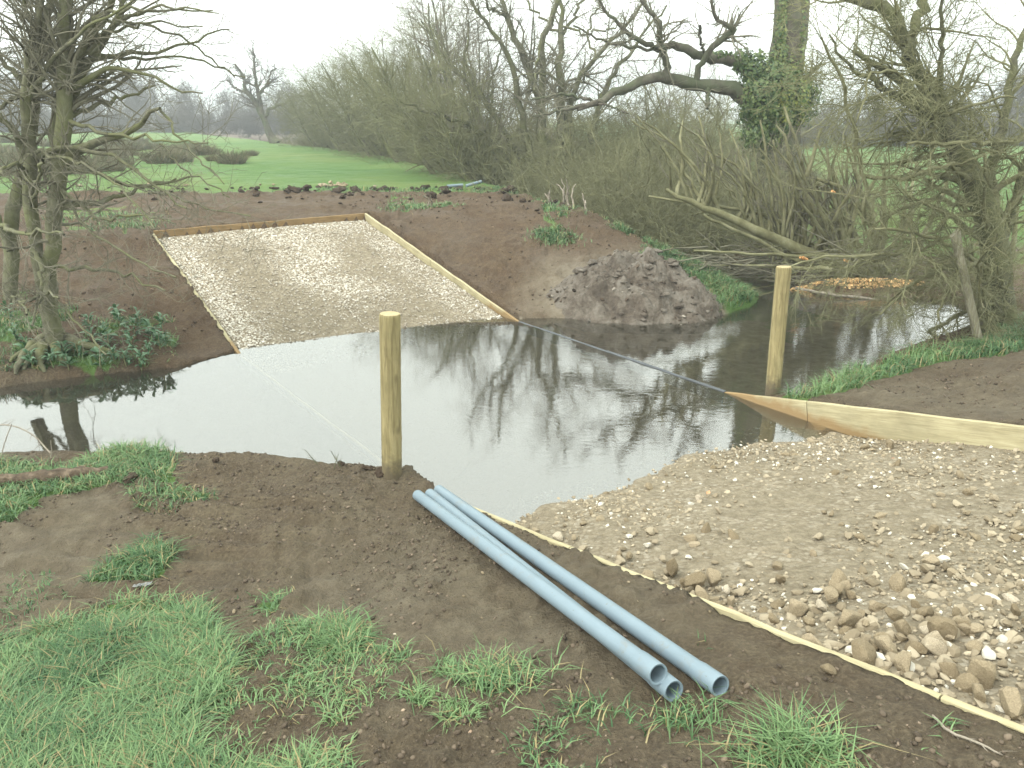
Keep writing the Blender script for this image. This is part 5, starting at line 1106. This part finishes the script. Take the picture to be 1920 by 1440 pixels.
# orange grit bar beyond the bend
def grit_bar():
    rg = np.random.default_rng(131); nx, ny = 90, 26; c = np.array([6.35, 13.45]); u = np.linspace(-1, 1, nx); v = np.linspace(-1, 1, ny)
    X = c[0] + 1.65*u[None] + 0*v[:, None]; Y = c[1] + .34*v[:, None] - .16*u[None] + .08*fbm(X*2, X*0, 5, 2); r = np.sqrt(u[None]**2*.9 + v[:, None]**2)
    Z = -.12 + .26*smooth(1.05, .35, r) + .10*np.abs(fbm(X*6, Y*6, 511, 4, .6)) + .04*fbm(X*14, Y*14, 512, 2); V = np.stack([X, Y, Z], -1).reshape(-1, 3) - [*c, 0]; i = np.arange(nx*ny).reshape(ny, nx); Q = np.stack([i[:-1, :-1], i[:-1, 1:], i[1:, 1:], i[1:, :-1]], -1).reshape(-1, 4)
    o = obj('grit_bar', new_mesh('grit_bar', V, [Q]), M['sand'], None, (*c, 0)); tag(o, 'bright orange bank of wood chips at the bend of the stream', None, None, 'structure')
    n = 1600; a = rg.uniform(0, 6.28, n); q = rg.random(n)**.5*.85; x = 1.65*q*np.cos(a); y = .34*q*np.sin(a) - .16*q*np.cos(a); z = -.12 + .26*smooth(1.05, .35, q) + .06
    scatter_many('wood_chips', np.c_[x, y, z], rg.uniform(.012, .032, n), ICO0, lambda r, n: np.array([.52, .34, .165])*np.exp(r.normal(0, .35, (n, 1))), M['chip'], o, 132)
    stick('water_branch', None, [.022, .026, .022, .014], 'pale bare branch lying along the water edge below the wood chips', 'branch', M['deadwood'], 0, 14, 0, None, 41, None, [at(1492, 540, 12.95), at(1560, 553, 12.9), at(1620, 558, 12.85), at(1668, 566, 12.8)])
grit_bar()
def dry_leaf(px, py, s, label):
    p = ground_hit(px, py); V = np.array([(-1, 0, .15), (-.4, .55, .3), (.3, .45, .1), (1, 0, .35), (.3, -.5, .25), (-.4, -.5, .1), (0, 0, 0)], float)*s; Fc = np.array([[k, (k+1) % 6, 6] for k in range(6)])
    tag(obj('dry_leaf', new_mesh('dry_leaf', V, [Fc]), M['orange_leaf'], None, p + [0, 0, .012]), label, 'leaf', 'fallen leaves').rotation_euler = (.4, -.2, 1)
dry_leaf(372, 1300, .022, 'pale orange fallen leaf at the edge of the lush grass'); dry_leaf(182, 1275, .012, 'small tan leaf among the lush grass blades'); dry_leaf(1327, 928, .03, 'orange-brown leaf flake on the stones near the water')

# ------------------------------------------------------------------ thin spring haze
def haze():
    x, y0, y1, z0, z1 = 1150, -12, 940, -2.5, 34
    V = [(a, b, c) for a in (-x, x) for b in (y0, y1) for c in (z0, z1)]
    Fq = [(0, 1, 3, 2), (4, 6, 7, 5), (0, 4, 5, 1), (2, 3, 7, 6), (0, 2, 6, 4), (1, 5, 7, 3)]
    m = bpy.data.materials.new('haze'); m.use_nodes = True; nt = m.node_tree; nt.nodes.remove(nt.nodes['Principled BSDF'])
    pv = nt.nodes.new('ShaderNodeVolumePrincipled'); pv.inputs['Color'].default_value = (.90, .95, 1, 1); pv.inputs['Density'].default_value = HAZE; pv.inputs['Anisotropy'].default_value = .2
    nt.links.new(pv.outputs[0], nt.nodes['Material Output'].inputs['Volume'])
    tag(obj('haze', new_mesh('haze', V, [np.array(Fq)], False), m), kind='stuff')
HAZE = 0.0021
haze()

def scrap():
    rg = np.random.default_rng(151); p = ground_hit(268, 1102); u, v = np.meshgrid(np.linspace(-.05, .05, 14), np.linspace(-.02, .02, 6)); z = .014 + .03*np.abs(fbm(u*40 + 3, v*60, 9, 3)) + .012*rg.random(u.shape)
    V = np.stack([u, v + .25*u + .012*fbm(u*30, v*30, 4, 2), z], -1).reshape(-1, 3); i = np.arange(u.size).reshape(u.shape)
    tag(obj('crumpled_scrap', new_mesh('crumpled_scrap', V, [np.stack([i[:-1, :-1], i[:-1, 1:], i[1:, 1:], i[1:, :-1]], -1).reshape(-1, 4)], False), plain('pale_grey_scrap', (.17, .175, .17), .7, .4, 40), None, p), 'small crumpled pale grey scrap at the edge of a grass tuft', 'scrap')
scrap()
